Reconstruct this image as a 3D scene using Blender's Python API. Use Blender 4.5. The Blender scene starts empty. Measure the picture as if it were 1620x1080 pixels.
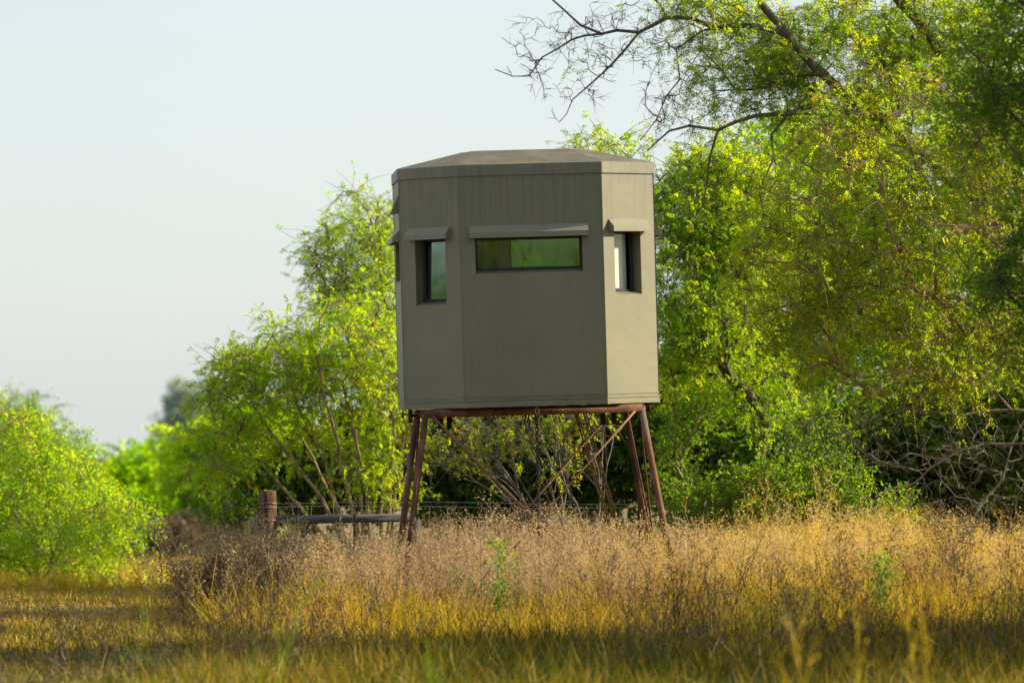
import bpy, bmesh, math, random
import numpy as np
from mathutils import Matrix, Vector

R = math.radians
C = bpy.context.scene.collection
S = bpy.context.scene

# ------------------------------------------------------------------ camera, sky, sun, exposure
CAM_H = 1.65
FPX = 8640.0                      # focal length in photograph pixels (1620 wide)
HOR = 625.0                       # eye level in the photograph
cam_d = bpy.data.cameras.new('camera')
cam_d.lens = 192.0; cam_d.sensor_width = 36.0
cam_d.clip_start = 0.5; cam_d.clip_end = 6000
cam_d.dof.use_dof = True; cam_d.dof.focus_distance = 40.6; cam_d.dof.aperture_fstop = 3.0
cam = bpy.data.objects.new('camera', cam_d); C.objects.link(cam)
cam.location = (0, 0, CAM_H)
cam.rotation_euler = (R(90) + math.atan((HOR - 540.0) / FPX), 0, 0)
S.camera = cam

SUN_AZ = 99.5                     # degrees to the right of the blind-to-camera direction
SUN_EL = 27.0
saz = R(SUN_AZ)
sun_vec = Vector((math.sin(saz) * math.cos(R(SUN_EL)), -math.cos(saz) * math.cos(R(SUN_EL)), math.sin(R(SUN_EL))))
w = bpy.data.worlds.new('World'); S.world = w; w.use_nodes = True
nt = w.node_tree; nt.nodes.clear()
sky = nt.nodes.new('ShaderNodeTexSky'); sky.sky_type = 'NISHITA'; sky.sun_disc = False
sky.sun_elevation = R(SUN_EL); sky.sun_rotation = math.atan2(sun_vec.x, sun_vec.y)
sky.air_density = 1.0; sky.dust_density = 0.6; sky.ozone_density = 2.0; sky.altitude = 100
# thin even high haze veils the whole sky
veil = nt.nodes.new('ShaderNodeMix'); veil.data_type = 'RGBA'; veil.inputs[0].default_value = 0.8
veil.inputs[7].default_value = (2.58, 2.80, 2.92, 1)
bg = nt.nodes.new('ShaderNodeBackground'); bg.inputs['Strength'].default_value = 0.13
wo = nt.nodes.new('ShaderNodeOutputWorld')
vn = nt.nodes.new('ShaderNodeTexNoise'); vn.inputs['Scale'].default_value = 5.0; vn.inputs['Detail'].default_value = 3
vc = nt.nodes.new('ShaderNodeTexCoord'); vr = nt.nodes.new('ShaderNodeValToRGB')
vr.color_ramp.elements[0].position = 0.3; vr.color_ramp.elements[0].color = (2.36, 2.62, 2.80, 1)
vr.color_ramp.elements[1].position = 0.7; vr.color_ramp.elements[1].color = (2.74, 2.92, 3.00, 1)
nt.links.new(vc.outputs['Generated'], vn.inputs['Vector']); nt.links.new(vn.outputs['Fac'], vr.inputs[0]); nt.links.new(vr.outputs[0], veil.inputs[7])
nt.links.new(sky.outputs[0], veil.inputs[6]); nt.links.new(veil.outputs[2], bg.inputs[0]); nt.links.new(bg.outputs[0], wo.inputs[0])

sd = bpy.data.lights.new('sun', 'SUN'); sd.energy = 5.0; sd.angle = R(0.5); sd.color = (1.0, 0.84, 0.58)
so = bpy.data.objects.new('sun', sd); C.objects.link(so)
so.rotation_euler = (-sun_vec).to_track_quat('-Z', 'Y').to_euler()

S.view_settings.view_transform = 'Standard'; S.view_settings.look = 'None'
S.view_settings.gamma = 1.0; S.view_settings.exposure = 1.0
S.view_settings.use_curve_mapping = False
S.render.engine = 'CYCLES'
S.cycles.max_bounces = 8; S.cycles.diffuse_bounces = 4; S.cycles.transmission_bounces = 6
S.cycles.glossy_bounces = 3; S.cycles.caustics_reflective = False; S.cycles.caustics_refractive = False
S.cycles.sample_clamp_indirect = 8.0

# ------------------------------------------------------------------ small helpers
def P(px, py, Z):
    """a place in the world: a pixel of the photograph at a distance Z"""
    return np.array([(px - 810.0) / FPX * Z, Z, CAM_H + (HOR - py) / FPX * Z])

def ground_z(x, y):
    y = np.asarray(y, float); x = np.asarray(x, float)
    base = -0.020 * np.clip(y - 43.0, 0, 47) - 0.0135 * np.clip(y - 90.0, 0, None)
    return base + 0.03 * np.sin(x * 0.9 + 1.3) * np.sin(y * 0.31) + 0.015 * np.sin(x * 2.7 + y * 1.1)

def tag(o, label=None, cat=None, group=None, kind=None):
    if label: o['label'] = label
    if cat: o['category'] = cat
    if group: o['group'] = group
    if kind: o['kind'] = kind
    return o

def empty(name, loc=(0, 0, 0)):
    o = bpy.data.objects.new(name, None); C.objects.link(o); o.location = loc
    o.empty_display_size = 0.2
    return o

def link(name, me, mat=None, parent=None):
    o = bpy.data.objects.new(name, me); C.objects.link(o)
    if mat is not None and not me.materials: me.materials.append(mat)
    if parent is not None: o.parent = parent
    return o

def np_mesh(name, V, tris=None, quads=None, tint=None, smooth=False):
    V = np.ascontiguousarray(V, dtype=np.float32).reshape(-1, 3)
    me = bpy.data.meshes.new(name)
    nt_ = 0 if tris is None else len(tris); nq = 0 if quads is None else len(quads)
    loops = []
    if nt_: loops.append(np.asarray(tris, np.int32).ravel())
    if nq: loops.append(np.asarray(quads, np.int32).ravel())
    L = np.concatenate(loops)
    me.vertices.add(len(V)); me.vertices.foreach_set('co', V.ravel())
    me.loops.add(len(L)); me.loops.foreach_set('vertex_index', L)
    me.polygons.add(nt_ + nq)
    st = np.concatenate([np.arange(nt_) * 3, nt_ * 3 + np.arange(nq) * 4]).astype(np.int32)
    tt = np.concatenate([np.full(nt_, 3), np.full(nq, 4)]).astype(np.int32)
    me.polygons.foreach_set('loop_start', st); me.polygons.foreach_set('loop_total', tt)
    if smooth: me.polygons.foreach_set('use_smooth', np.ones(nt_ + nq, bool))
    me.update(calc_edges=True)
    if tint is not None:
        a = me.attributes.new('tint', 'FLOAT', 'POINT')
        a.data.foreach_set('value', np.ascontiguousarray(tint, np.float32))
    return me

def norm(v):
    v = np.asarray(v, float)
    return v / np.maximum(np.linalg.norm(v, axis=-1, keepdims=True), 1e-9)

class Acc:
    """collects geometry for ONE mesh"""
    def __init__(s): s.V = []; s.T = []; s.Q = []; s.A = []; s.n = 0
    def add(s, V, tris=None, quads=None, tint=0.5):
        V = np.asarray(V, float).reshape(-1, 3)
        if tris is not None and len(tris): s.T.append(np.asarray(tris) + s.n)
        if quads is not None and len(quads): s.Q.append(np.asarray(quads) + s.n)
        s.V.append(V); s.A.append(np.broadcast_to(np.asarray(tint, float), (len(V),)).copy()); s.n += len(V)
    def mesh(s, name, smooth=False):
        return np_mesh(name, np.concatenate(s.V), np.concatenate(s.T) if s.T else None,
                       np.concatenate(s.Q) if s.Q else None, np.concatenate(s.A), smooth)

# ------------------------------------------------------------------ materials
def mat_new(name):
    m = bpy.data.materials.new(name); m.use_nodes = True; m.node_tree.nodes.clear()
    return m, m.node_tree.nodes, m.node_tree.links

def leaf_mat(name, cols, trans=0.5, gloss=0.08, tcols=None):
    """cols: list of (pos, rgb) read along the per-leaf tint"""
    m, N, L = mat_new(name)
    at = N.new('ShaderNodeAttribute'); at.attribute_name = 'tint'
    r = N.new('ShaderNodeValToRGB'); r2 = N.new('ShaderNodeValToRGB')
    for rr, cc in ((r, cols), (r2, tcols or cols)):
        while len(rr.color_ramp.elements) < len(cc): rr.color_ramp.elements.new(0.5)
        for e, (p, c) in zip(rr.color_ramp.elements, cc): e.position = p; e.color = (*c, 1)
        L.new(at.outputs['Fac'], rr.inputs[0])
    d = N.new('ShaderNodeBsdfDiffuse'); t = N.new('ShaderNodeBsdfTranslucent')
    g = N.new('ShaderNodeBsdfGlossy'); g.inputs['Roughness'].default_value = 0.45
    g.inputs['Color'].default_value = (0.8, 0.8, 0.7, 1)
    mx = N.new('ShaderNodeMixShader'); mx.inputs[0].default_value = trans
    mg = N.new('ShaderNodeMixShader'); mg.inputs[0].default_value = gloss
    o = N.new('ShaderNodeOutputMaterial')
    L.new(r.outputs[0], d.inputs[0]); L.new(r2.outputs[0], t.inputs[0])
    L.new(d.outputs[0], mx.inputs[1]); L.new(t.outputs[0], mx.inputs[2])
    L.new(mx.outputs[0], mg.inputs[1]); L.new(g.outputs[0], mg.inputs[2])
    L.new(mg.outputs[0], o.inputs[0])
    return m

def noise_mat(name, cols, scale=8.0, rough=0.8, bump=0.2, bscale=None, metallic=0.0, stretch=(1, 1, 1), spec=0.3, detail=6, fine=None):
    m, N, L = mat_new(name)
    tc = N.new('ShaderNodeTexCoord'); mp = N.new('ShaderNodeMapping'); mp.inputs['Scale'].default_value = stretch
    L.new(tc.outputs['Object'], mp.inputs[0])
    n = N.new('ShaderNodeTexNoise'); n.inputs['Scale'].default_value = scale; n.inputs['Detail'].default_value = detail
    n.inputs['Roughness'].default_value = 0.65
    L.new(mp.outputs[0], n.inputs['Vector'])
    r = N.new('ShaderNodeValToRGB')
    while len(r.color_ramp.elements) < len(cols): r.color_ramp.elements.new(0.5)
    for e, (p, c) in zip(r.color_ramp.elements, cols): e.position = p; e.color = (*c, 1)
    L.new(n.outputs['Fac'], r.inputs[0])
    b = N.new('ShaderNodeBsdfPrincipled'); b.inputs['Roughness'].default_value = rough
    b.inputs['Metallic'].default_value = metallic; b.inputs['Specular IOR Level'].default_value = spec
    L.new(r.outputs[0], b.inputs['Base Color'])
    n2 = N.new('ShaderNodeTexNoise'); n2.inputs['Scale'].default_value = bscale or scale * 6; n2.inputs['Detail'].default_value = 4
    L.new(mp.outputs[0], n2.inputs['Vector'])
    bp = N.new('ShaderNodeBump'); bp.inputs['Strength'].default_value = bump; bp.inputs['Distance'].default_value = 0.01
    L.new(n2.outputs['Fac'], bp.inputs['Height']); L.new(bp.outputs[0], b.inputs['Normal'])
    o = N.new('ShaderNodeOutputMaterial'); L.new(b.outputs[0], o.inputs[0])
    return m

# painted shell of the blind: fine vertical streaks over a sprayed skin
def shell_mat():
    m, N, L = mat_new('sprayed_shell')
    tc = N.new('ShaderNodeTexCoord')
    mp = N.new('ShaderNodeMapping'); mp.inputs['Scale'].default_value = (17, 17, 0.6)
    L.new(tc.outputs['Object'], mp.inputs[0])
    st = N.new('ShaderNodeTexNoise'); st.inputs['Scale'].default_value = 2.2; st.inputs['Detail'].default_value = 6
    L.new(mp.outputs[0], st.inputs['Vector'])
    bl = N.new('ShaderNodeTexNoise'); bl.inputs['Scale'].default_value = 1.6; bl.inputs['Detail'].default_value = 5
    L.new(tc.outputs['Object'], bl.inputs['Vector'])
    sep = N.new('ShaderNodeSeparateXYZ'); L.new(tc.outputs['Object'], sep.inputs[0])
    up = N.new('ShaderNodeMapRange'); up.inputs['From Min'].default_value = 1.0; up.inputs['From Max'].default_value = 1.72
    up.inputs['To Min'].default_value = 0.08; up.inputs['To Max'].default_value = 1.0
    L.new(sep.outputs['Z'], up.inputs['Value'])
    r = N.new('ShaderNodeValToRGB')
    r.color_ramp.elements[0].position = 0.40; r.color_ramp.elements[0].color = (0.101, 0.108, 0.084, 1)
    r.color_ramp.elements[1].position = 0.62; r.color_ramp.elements[1].color = (0.152, 0.150, 0.100, 1)
    L.new(st.outputs['Fac'], r.inputs[0])
    base = N.new('ShaderNodeValToRGB')
    base.color_ramp.elements[0].position = 0.35; base.color_ramp.elements[0].color = (0.136, 0.136, 0.087, 1)
    base.color_ramp.elements[1].position = 0.70; base.color_ramp.elements[1].color = (0.177, 0.171, 0.102, 1)
    L.new(bl.outputs['Fac'], base.inputs[0])
    mx = N.new('ShaderNodeMix'); mx.data_type = 'RGBA'
    ml = N.new('ShaderNodeMath'); ml.operation = 'MULTIPLY'; ml.inputs[1].default_value = 0.7
    L.new(up.outputs[0], ml.inputs[0]); L.new(ml.outputs[0], mx.inputs[0])
    L.new(base.outputs[0], mx.inputs[6]); L.new(r.outputs[0], mx.inputs[7])
    gr = N.new('ShaderNodeTexNoise'); gr.inputs['Scale'].default_value = 5.0; gr.inputs['Detail'].default_value = 9; gr.inputs['Roughness'].default_value = 0.75
    mg = N.new('ShaderNodeMapping'); mg.inputs['Scale'].default_value = (2.2, 2.2, .55); L.new(tc.outputs['Object'], mg.inputs[0]); L.new(mg.outputs[0], gr.inputs['Vector'])
    gm = N.new('ShaderNodeMapRange'); gm.inputs['From Min'].default_value = .54; gm.inputs['From Max'].default_value = .74; gm.inputs['To Max'].default_value = .38
    L.new(gr.outputs['Fac'], gm.inputs['Value'])
    dm = N.new('ShaderNodeMix'); dm.data_type = 'RGBA'; dm.inputs[7].default_value = (0.062, 0.058, 0.045, 1)
    dm.inputs[7].default_value = (0.072, 0.066, 0.050, 1)
    L.new(gm.outputs[0], dm.inputs[0]); L.new(mx.outputs[2], dm.inputs[6]); mx = dm
    b = N.new('ShaderNodeBsdfPrincipled'); b.inputs['Roughness'].default_value = 0.5
    b.inputs['Specular IOR Level'].default_value = 0.6
    L.new(mx.outputs[2], b.inputs['Base Color'])
    n2 = N.new('ShaderNodeTexNoise'); n2.inputs['Scale'].default_value = 95; n2.inputs['Detail'].default_value = 3
    L.new(tc.outputs['Object'], n2.inputs['Vector'])
    bp = N.new('ShaderNodeBump'); bp.inputs['Strength'].default_value = 0.28; bp.inputs['Distance'].default_value = 0.004
    L.new(n2.outputs['Fac'], bp.inputs['Height'])
    n3 = N.new('ShaderNodeTexNoise'); n3.inputs['Scale'].default_value = 3.0
    L.new(tc.outputs['Object'], n3.inputs['Vector'])
    bp2 = N.new('ShaderNodeBump'); bp2.inputs['Strength'].default_value = 0.18; bp2.inputs['Distance'].default_value = 0.03
    L.new(n3.outputs['Fac'], bp2.inputs['Height']); L.new(bp.outputs[0], bp2.inputs['Normal'])
    L.new(bp2.outputs[0], b.inputs['Normal'])
    o = N.new('ShaderNodeOutputMaterial'); L.new(b.outputs[0], o.inputs[0])
    return m

def glass_mat(name, refl, tintc, body):
    m, N, L = mat_new(name)
    g = N.new('ShaderNodeBsdfGlossy'); g.inputs['Color'].default_value = (*tintc, 1); g.inputs['Roughness'].default_value = 0.03
    t = N.new('ShaderNodeBsdfTransparent'); t.inputs['Color'].default_value = (*body, 1)
    lw = N.new('ShaderNodeLayerWeight'); lw.inputs['Blend'].default_value = 0.08
    mr = N.new('ShaderNodeMapRange'); mr.inputs['To Min'].default_value = refl; mr.inputs['To Max'].default_value = 0.9
    L.new(lw.outputs['Fresnel'], mr.inputs['Value'])
    tc = N.new('ShaderNodeTexCoord'); n = N.new('ShaderNodeTexNoise'); n.inputs['Scale'].default_value = 4
    L.new(tc.outputs['Object'], n.inputs['Vector'])
    bp = N.new('ShaderNodeBump'); bp.inputs['Strength'].default_value = 0.05; bp.inputs['Distance'].default_value = 0.01
    L.new(n.outputs['Fac'], bp.inputs['Height']); L.new(bp.outputs[0], g.inputs['Normal'])
    nd = N.new('ShaderNodeTexNoise'); nd.inputs['Scale'].default_value = 9; nd.inputs['Detail'].default_value = 8; nd.inputs['Roughness'].default_value = 0.7
    mpd = N.new('ShaderNodeMapping'); mpd.inputs['Scale'].default_value = (1, 1, .4); mpd.inputs['Rotation'].default_value = (0, 0.6, 0)
    L.new(tc.outputs['Object'], mpd.inputs[0]); L.new(mpd.outputs[0], nd.inputs['Vector'])
    rd = N.new('ShaderNodeMapRange'); rd.inputs['From Min'].default_value = .35; rd.inputs['From Max'].default_value = .7; rd.inputs['To Min'].default_value = .01; rd.inputs['To Max'].default_value = .09
    L.new(nd.outputs['Fac'], rd.inputs['Value']); L.new(rd.outputs[0], g.inputs['Roughness'])
    mx = N.new('ShaderNodeMixShader'); L.new(mr.outputs[0], mx.inputs[0])
    L.new(t.outputs[0], mx.inputs[1]); L.new(g.outputs[0], mx.inputs[2])
    o = N.new('ShaderNodeOutputMaterial'); L.new(mx.outputs[0], o.inputs[0])
    return m

M = {}
M['shell'] = shell_mat()
M['hood'] = noise_mat('shell_paint_lit', [(0.3, (0.15, 0.155, 0.118)), (0.7, (0.205, 0.200, 0.138))], 6, 0.5, 0.15, 90, spec=0.5)  # shell paint made lighter for awnings: sun and sky light put into the colour
M['roof'] = noise_mat('sun_bleached_roof', [(0.3, (0.075, 0.070, 0.052)), (0.5, (0.115, 0.105, 0.078)), (0.72, (0.17, 0.155, 0.115))], 5.5, 0.8, 0.3, 60)
M['frame'] = noise_mat('dark_window_frame', [(0.3, (0.018, 0.018, 0.02)), (0.7, (0.035, 0.033, 0.03))], 20, 0.5, 0.05)
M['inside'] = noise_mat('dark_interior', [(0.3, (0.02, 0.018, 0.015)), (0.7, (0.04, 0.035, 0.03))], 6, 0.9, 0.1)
M['curtain'] = noise_mat('brown_curtain', [(0.3, (0.05, 0.038, 0.022)), (0.7, (0.12, 0.09, 0.055))], 6, 0.9, 0.3, stretch=(6, 6, 0.6))
M['dark_glass'] = glass_mat('plain_window_glass', 0.04, (0.8, 0.8, 0.7), (0.93, 0.94, 0.92))
M['board'] = noise_mat('pale_board', [(0.3, (0.66, 0.74, 0.75)), (0.7, (0.74, 0.80, 0.80))], 4, 0.7, 0.05)
M['glass'] = glass_mat('reflecting_glass', 0.19, (0.72, 0.95, 0.84), (0.25, 0.28, 0.25))
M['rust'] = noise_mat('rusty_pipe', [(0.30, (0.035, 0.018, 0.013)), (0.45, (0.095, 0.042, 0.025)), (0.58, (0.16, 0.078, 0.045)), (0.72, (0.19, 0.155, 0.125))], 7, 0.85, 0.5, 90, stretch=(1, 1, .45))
M['rust_light'] = noise_mat('sunlit_thin_rust', [(0.3, (0.13, 0.065, 0.035)), (0.7, (0.32, 0.18, 0.10))], 9, 0.85, 0.3, 90)  # brighter copy of the rust with sunlight put into its colour
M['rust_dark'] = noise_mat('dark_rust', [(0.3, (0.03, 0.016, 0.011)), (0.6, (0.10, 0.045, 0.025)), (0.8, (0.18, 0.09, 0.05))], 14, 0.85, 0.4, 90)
M['black_steel'] = noise_mat('blackened_steel', [(0.3, (0.012, 0.012, 0.012)), (0.7, (0.04, 0.037, 0.033))], 18, 0.6, 0.2)
M['zinc'] = noise_mat('galvanised_steel', [(0.3, (0.30, 0.31, 0.31)), (0.7, (0.48, 0.48, 0.46))], 18, 0.45, 0.1, metallic=0.6)
M['wire'] = noise_mat('fence_wire', [(0.3, (0.20, 0.21, 0.21)), (0.7, (0.36, 0.36, 0.35))], 12, 0.5, 0.1, metallic=0.4)
M['post'] = noise_mat('red_brown_post_wood', [(0.34, (0.035, 0.018, 0.012)), (0.5, (0.13, 0.062, 0.036)), (0.68, (0.26, 0.145, 0.090))], 5, 0.9, 0.8, 40, stretch=(8, 8, .7))
M['rail'] = noise_mat('grey_weathered_wood', [(0.3, (0.05, 0.052, 0.056)), (0.5, (0.10, 0.10, 0.105)), (0.72, (0.19, 0.19, 0.19))], 5, 0.85, 0.6, 40, stretch=(.7, 8, 8))
M['bark_dark'] = noise_mat('dark_bark', [(0.3, (0.045, 0.036, 0.030)), (0.55, (0.115, 0.095, 0.080)), (0.75, (0.22, 0.195, 0.17))], 9, 0.9, 0.9, 40, stretch=(1, 1, .35))
M['bark_tan'] = noise_mat('tan_stems', [(0.3, (0.12, 0.085, 0.05)), (0.55, (0.25, 0.19, 0.12)), (0.75, (0.38, 0.30, 0.21))], 9, 0.9, 0.5, 50)
M['bark_grey'] = noise_mat('dead_grey_wood', [(0.3, (0.09, 0.078, 0.066)), (0.55, (0.20, 0.18, 0.155)), (0.75, (0.36, 0.34, 0.30))], 9, 0.9, 0.5, 50)
M['twig_red'] = noise_mat('reddish_twigs', [(0.3, (0.14, 0.085, 0.050)), (0.7, (0.36, 0.25, 0.16))], 9, 0.9, 0.3, 50)
G0 = [(0.0, (0.022, 0.055, 0.002)), (0.35, (0.058, 0.130, 0.002)), (0.7, (0.110, 0.19, 0.003)), (0.93, (0.22, 0.21, 0.004)), (1.0, (0.34, 0.14, 0.008))]
T0 = [(0.0, (0.12, 0.32, 0.001)), (0.35, (0.36, 0.62, 0.001)), (0.7, (0.64, 0.82, 0.002)), (0.93, (0.78, 0.74, 0.004)), (1.0, (0.8, 0.30, 0.01))]
M['mesquite'] = leaf_mat('mesquite_leaflets', G0, 0.68, 0.02, T0)
G1 = [(0.0, (0.028, 0.080, 0.002)), (0.4, (0.070, 0.175, 0.002)), (0.8, (0.130, 0.24, 0.003)), (1.0, (0.28, 0.22, 0.004))]
T1 = [(0.0, (0.16, 0.44, 0.001)), (0.4, (0.41, 0.74, 0.001)), (0.8, (0.72, 0.90, 0.002)), (1.0, (0.85, 0.66, 0.004))]
M['huisache'] = leaf_mat('bright_bush_leaves', G1, 0.68, 0.02, T1)
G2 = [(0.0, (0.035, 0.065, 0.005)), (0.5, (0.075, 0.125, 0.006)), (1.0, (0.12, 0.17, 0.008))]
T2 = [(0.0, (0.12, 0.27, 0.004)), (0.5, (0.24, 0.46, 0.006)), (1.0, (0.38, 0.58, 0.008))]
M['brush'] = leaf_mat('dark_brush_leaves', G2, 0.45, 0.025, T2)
G3 = [(0.0, (0.04, 0.085, 0.003)), (0.5, (0.08, 0.16, 0.003)), (1.0, (0.15, 0.23, 0.004))]
T3 = [(0.0, (0.10, 0.28, 0.002)), (0.5, (0.24, 0.52, 0.003)), (1.0, (0.48, 0.72, 0.004))]
M['shrub'] = leaf_mat('fresh_shrub_leaves', G3, 0.55, 0.02, T3)
M['far'] = leaf_mat('far_leaves_haze_paled', [(0, (0.20, 0.29, 0.25)), (1, (0.34, 0.44, 0.37))], 0.65, 0.02)  # leaf colour paled and greyed to stand in for distance haze
M['weed'] = leaf_mat('dry_weed_heads', [(0.0, (0.13, 0.095, 0.060)), (0.35, (0.36, 0.265, 0.175)), (0.7, (0.54, 0.41, 0.23)), (1.0, (0.58, 0.42, 0.035))], 0.42, 0.01,
                      [(0.0, (0.20, 0.13, 0.06)), (0.35, (0.55, 0.39, 0.24)), (0.7, (0.76, 0.55, 0.25)), (1.0, (0.88, 0.62, 0.02))])
M['gold'] = leaf_mat('golden_grass', [(0.0, (0.06, 0.085, 0.008)), (0.3, (0.14, 0.15, 0.01)), (0.6, (0.52, 0.35, 0.006)), (1.0, (0.58, 0.37, 0.04))], 0.5, 0.02,
                      [(0.0, (0.12, 0.22, 0.006)), (0.3, (0.46, 0.46, 0.004)), (0.6, (0.85, 0.58, 0.008)), (1.0, (0.85, 0.55, 0.12))])
M['turf'] = leaf_mat('short_dry_turf', [(0.0, (0.05, 0.075, 0.004)), (0.3, (0.15, 0.13, 0.008)), (0.6, (0.46, 0.31, 0.025)), (1.0, (0.56, 0.39, 0.07))], 0.45, 0.02)
M['greenweed'] = leaf_mat('green_weed', [(0.0, (0.05, 0.11, 0.01)), (1.0, (0.16, 0.24, 0.012))], 0.5, 0.03, [(0, (0.12, 0.32, 0.01)), (1, (0.4, 0.6, 0.01))])
M['deadbush'] = leaf_mat('dark_dry_stems', [(0.0, (0.055, 0.040, 0.026)), (0.6, (0.15, 0.11, 0.07)), (1.0, (0.26, 0.19, 0.12))], 0.2, 0.02)

# ------------------------------------------------------------------ ground
def graded(a0, a1, fine0, fine1, step, grow=1.25):
    xs = list(np.arange(fine0, fine1 + 1e-6, step))
    s = step; v = fine0
    left = []
    while v > a0: s *= grow; v -= s; left.append(v)
    s = step; v = xs[-1]; right = []
    while v < a1: s *= grow; v += s; right.append(v)
    return np.array(left[::-1] + xs + right)
gx = graded(-2600, 2600, -8, 8, 0.2); gy = graded(-2600, 4200, 24, 72, 0.25)
X, Y = np.meshgrid(gx, gy)
Zg = ground_z(X, Y) + 0.012 * np.sin(X * 7.1 + 2 * np.sin(Y * 3)) * np.sin(Y * 5.3)
V = np.stack([X, Y, Zg], -1).reshape(-1, 3)
ny, nx = X.shape
ii = (np.arange(ny - 1)[:, None] * nx + np.arange(nx - 1)[None]).ravel()
Q = np.stack([ii, ii + 1, ii + nx + 1, ii + nx], -1)
M['ground'] = noise_mat('dry_soil_and_thatch', [(0.25, (0.07, 0.055, 0.032)), (0.45, (0.16, 0.12, 0.055)), (0.6, (0.24, 0.18, 0.075)), (0.8, (0.12, 0.125, 0.03))], 1.3, 0.95, 0.6, 14, detail=8)
tag(link('ground', np_mesh('ground', V, quads=Q, smooth=True), M['ground']), kind='structure')

# ------------------------------------------------------------------ plants: skeletons, tubes, leaves
def tube(acc, pts, rad, sides=5, tint=0.5):
    pts = np.asarray(pts, float); n = len(pts)
    t = np.gradient(pts, axis=0); t = norm(t)
    ref = np.array([0.31, 0.17, 0.93]) if abs(t[0][2]) < 0.8 else np.array([0.93, 0.31, 0.17])
    u = norm(np.cross(t, ref)); v = np.cross(t, u)
    a = np.arange(sides) * 2 * math.pi / sides
    ring = pts[:, None] + (u[:, None] * np.cos(a)[None, :, None] + v[:, None] * np.sin(a)[None, :, None]) * np.asarray(rad)[:, None, None]
    k = np.arange(n - 1)[:, None] * sides; j = np.arange(sides)[None]; j2 = (j + 1) % sides
    q = np.stack([k + j, k + j2, k + sides + j2, k + sides + j], -1).reshape(-1, 4)
    acc.add(ring.reshape(-1, 3), quads=q, tint=tint)

def strands(acc, Pn, rad, sides=3, tint=None):
    """Pn (N,K,3) many equal polylines as thin tubes; rad (K,) or (N,K)"""
    N_, K, _ = Pn.shape
    rad = np.broadcast_to(rad, (N_, K))
    t = norm(np.gradient(Pn, axis=1))
    ref = np.array([0.42, 0.23, 0.88]) + np.zeros((N_, 1, 3))
    u = norm(np.cross(t, ref)); v = np.cross(t, u)
    a = np.arange(sides) * 2 * math.pi / sides
    ring = Pn[:, :, None] + (u[:, :, None] * np.cos(a)[:, None] + v[:, :, None] * np.sin(a)[:, None]) * rad[:, :, None, None]
    base = (np.arange(N_) * K * sides)[:, None, None]; k = (np.arange(K - 1) * sides)[None, :, None]
    j = np.arange(sides)[None, None]; j2 = (j + 1) % sides
    q = np.stack([base + k + j, base + k + j2, base + k + sides + j2, base + k + sides + j], -1).reshape(-1, 4)
    tt = 0.5 if tint is None else np.repeat(tint, K * sides)
    acc.add(ring.reshape(-1, 3), quads=q, tint=tt)

def ribbons(acc, Pn, wid, rng, tint=None):
    """Pn (N,K,3) flat blades / hair-thin stems, pointed at the end"""
    N_, K, _ = Pn.shape
    wid = np.broadcast_to(wid, (N_, K))
    t = norm(Pn[:, -1] - Pn[:, 0])
    s = norm(np.cross(t, rng.normal(size=(N_, 3)) * [1, 0.5, 0.4] + 1e-4))
    A = Pn - s[:, None] * wid[:, :, None] * .5; B = Pn + s[:, None] * wid[:, :, None] * .5
    Vv = np.stack([A[:, :-1], B[:, :-1]], 2).reshape(N_, -1, 3)          # 2(K-1) verts
    Vv = np.concatenate([Vv, Pn[:, -1:]], 1)
    nv = 2 * (K - 1) + 1
    b = (np.arange(N_) * nv)[:, None]
    if K > 2:
        k = (np.arange(K - 2) * 2)[None]
        q = np.stack([b + k, b + k + 1, b + k + 3, b + k + 2], -1).reshape(-1, 4)
    else: q = None
    tr = np.concatenate([b + nv - 3, b + nv - 2, b + nv - 1], 1)
    acc.add(Vv.reshape(-1, 3), tris=tr, quads=q, tint=0.5 if tint is None else np.repeat(tint, nv))

def fronds(acc, rng, pos, d, length, nl, ll, lw, tint, spread=0.55):
    """feathery compound leaves: a rachis with pairs of narrow leaflets, one triangle each"""
    N_ = len(pos)
    s = norm(np.cross(d, rng.normal(size=(N_, 3)) + [0, 0, .6])); u = norm(np.cross(s, d))
    L = length * rng.uniform(.7, 1.25, N_)
    tj = np.repeat((np.arange(nl // 2) + .8) / (nl // 2), 2)
    sg = np.tile([-1., 1.], nl // 2)
    base = pos[:, None] + d[:, None] * (L[:, None] * tj)[:, :, None] - np.array([0, 0, 1.]) * (0.25 * L[:, None] * tj[None] ** 2)[:, :, None]
    sz = ll * rng.uniform(.65, 1.25, (N_, nl)) * (1 - .35 * tj)
    dirn = norm(s[:, None] * sg[None, :, None] + d[:, None] * spread + u[:, None] * rng.normal(0, .45, (N_, nl, 1)) - np.array([0, 0, .15]))
    tip = base + dirn * sz[:, :, None]
    wv = norm(d[:, None] + u[:, None] * rng.normal(0, .5, (N_, nl, 1))) * (lw * .68)
    low = base + dirn * sz[:, :, None] * .2
    Vv = np.stack([low - wv, tip, low + wv], 2).reshape(-1, 3)
    q = np.arange(N_ * nl * 3).reshape(-1, 3)
    tt = np.repeat(np.clip(np.repeat(tint[:, None], nl, 1) + rng.normal(0, .06, (N_, nl)), 0, 1).ravel(), 3)
    acc.add(Vv, tris=q, tint=tt)

def leaves(acc, rng, pos, d, ll, lw, tint):
    """single oval leaves"""
    N_ = len(pos)
    s = norm(np.cross(d, rng.normal(size=(N_, 3))))
    sz = ll * rng.uniform(.6, 1.3, N_)
    tip = pos + d * sz[:, None]; mid = pos + d * (sz * .5)[:, None]
    wv = s * (lw * .5 * rng.uniform(.7, 1.2, N_))[:, None]
    Vv = np.stack([pos, mid - wv, tip, mid + wv], 1).reshape(-1, 3)
    acc.add(Vv, quads=np.arange(N_ * 4).reshape(-1, 4), tint=np.repeat(tint, 4))

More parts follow.
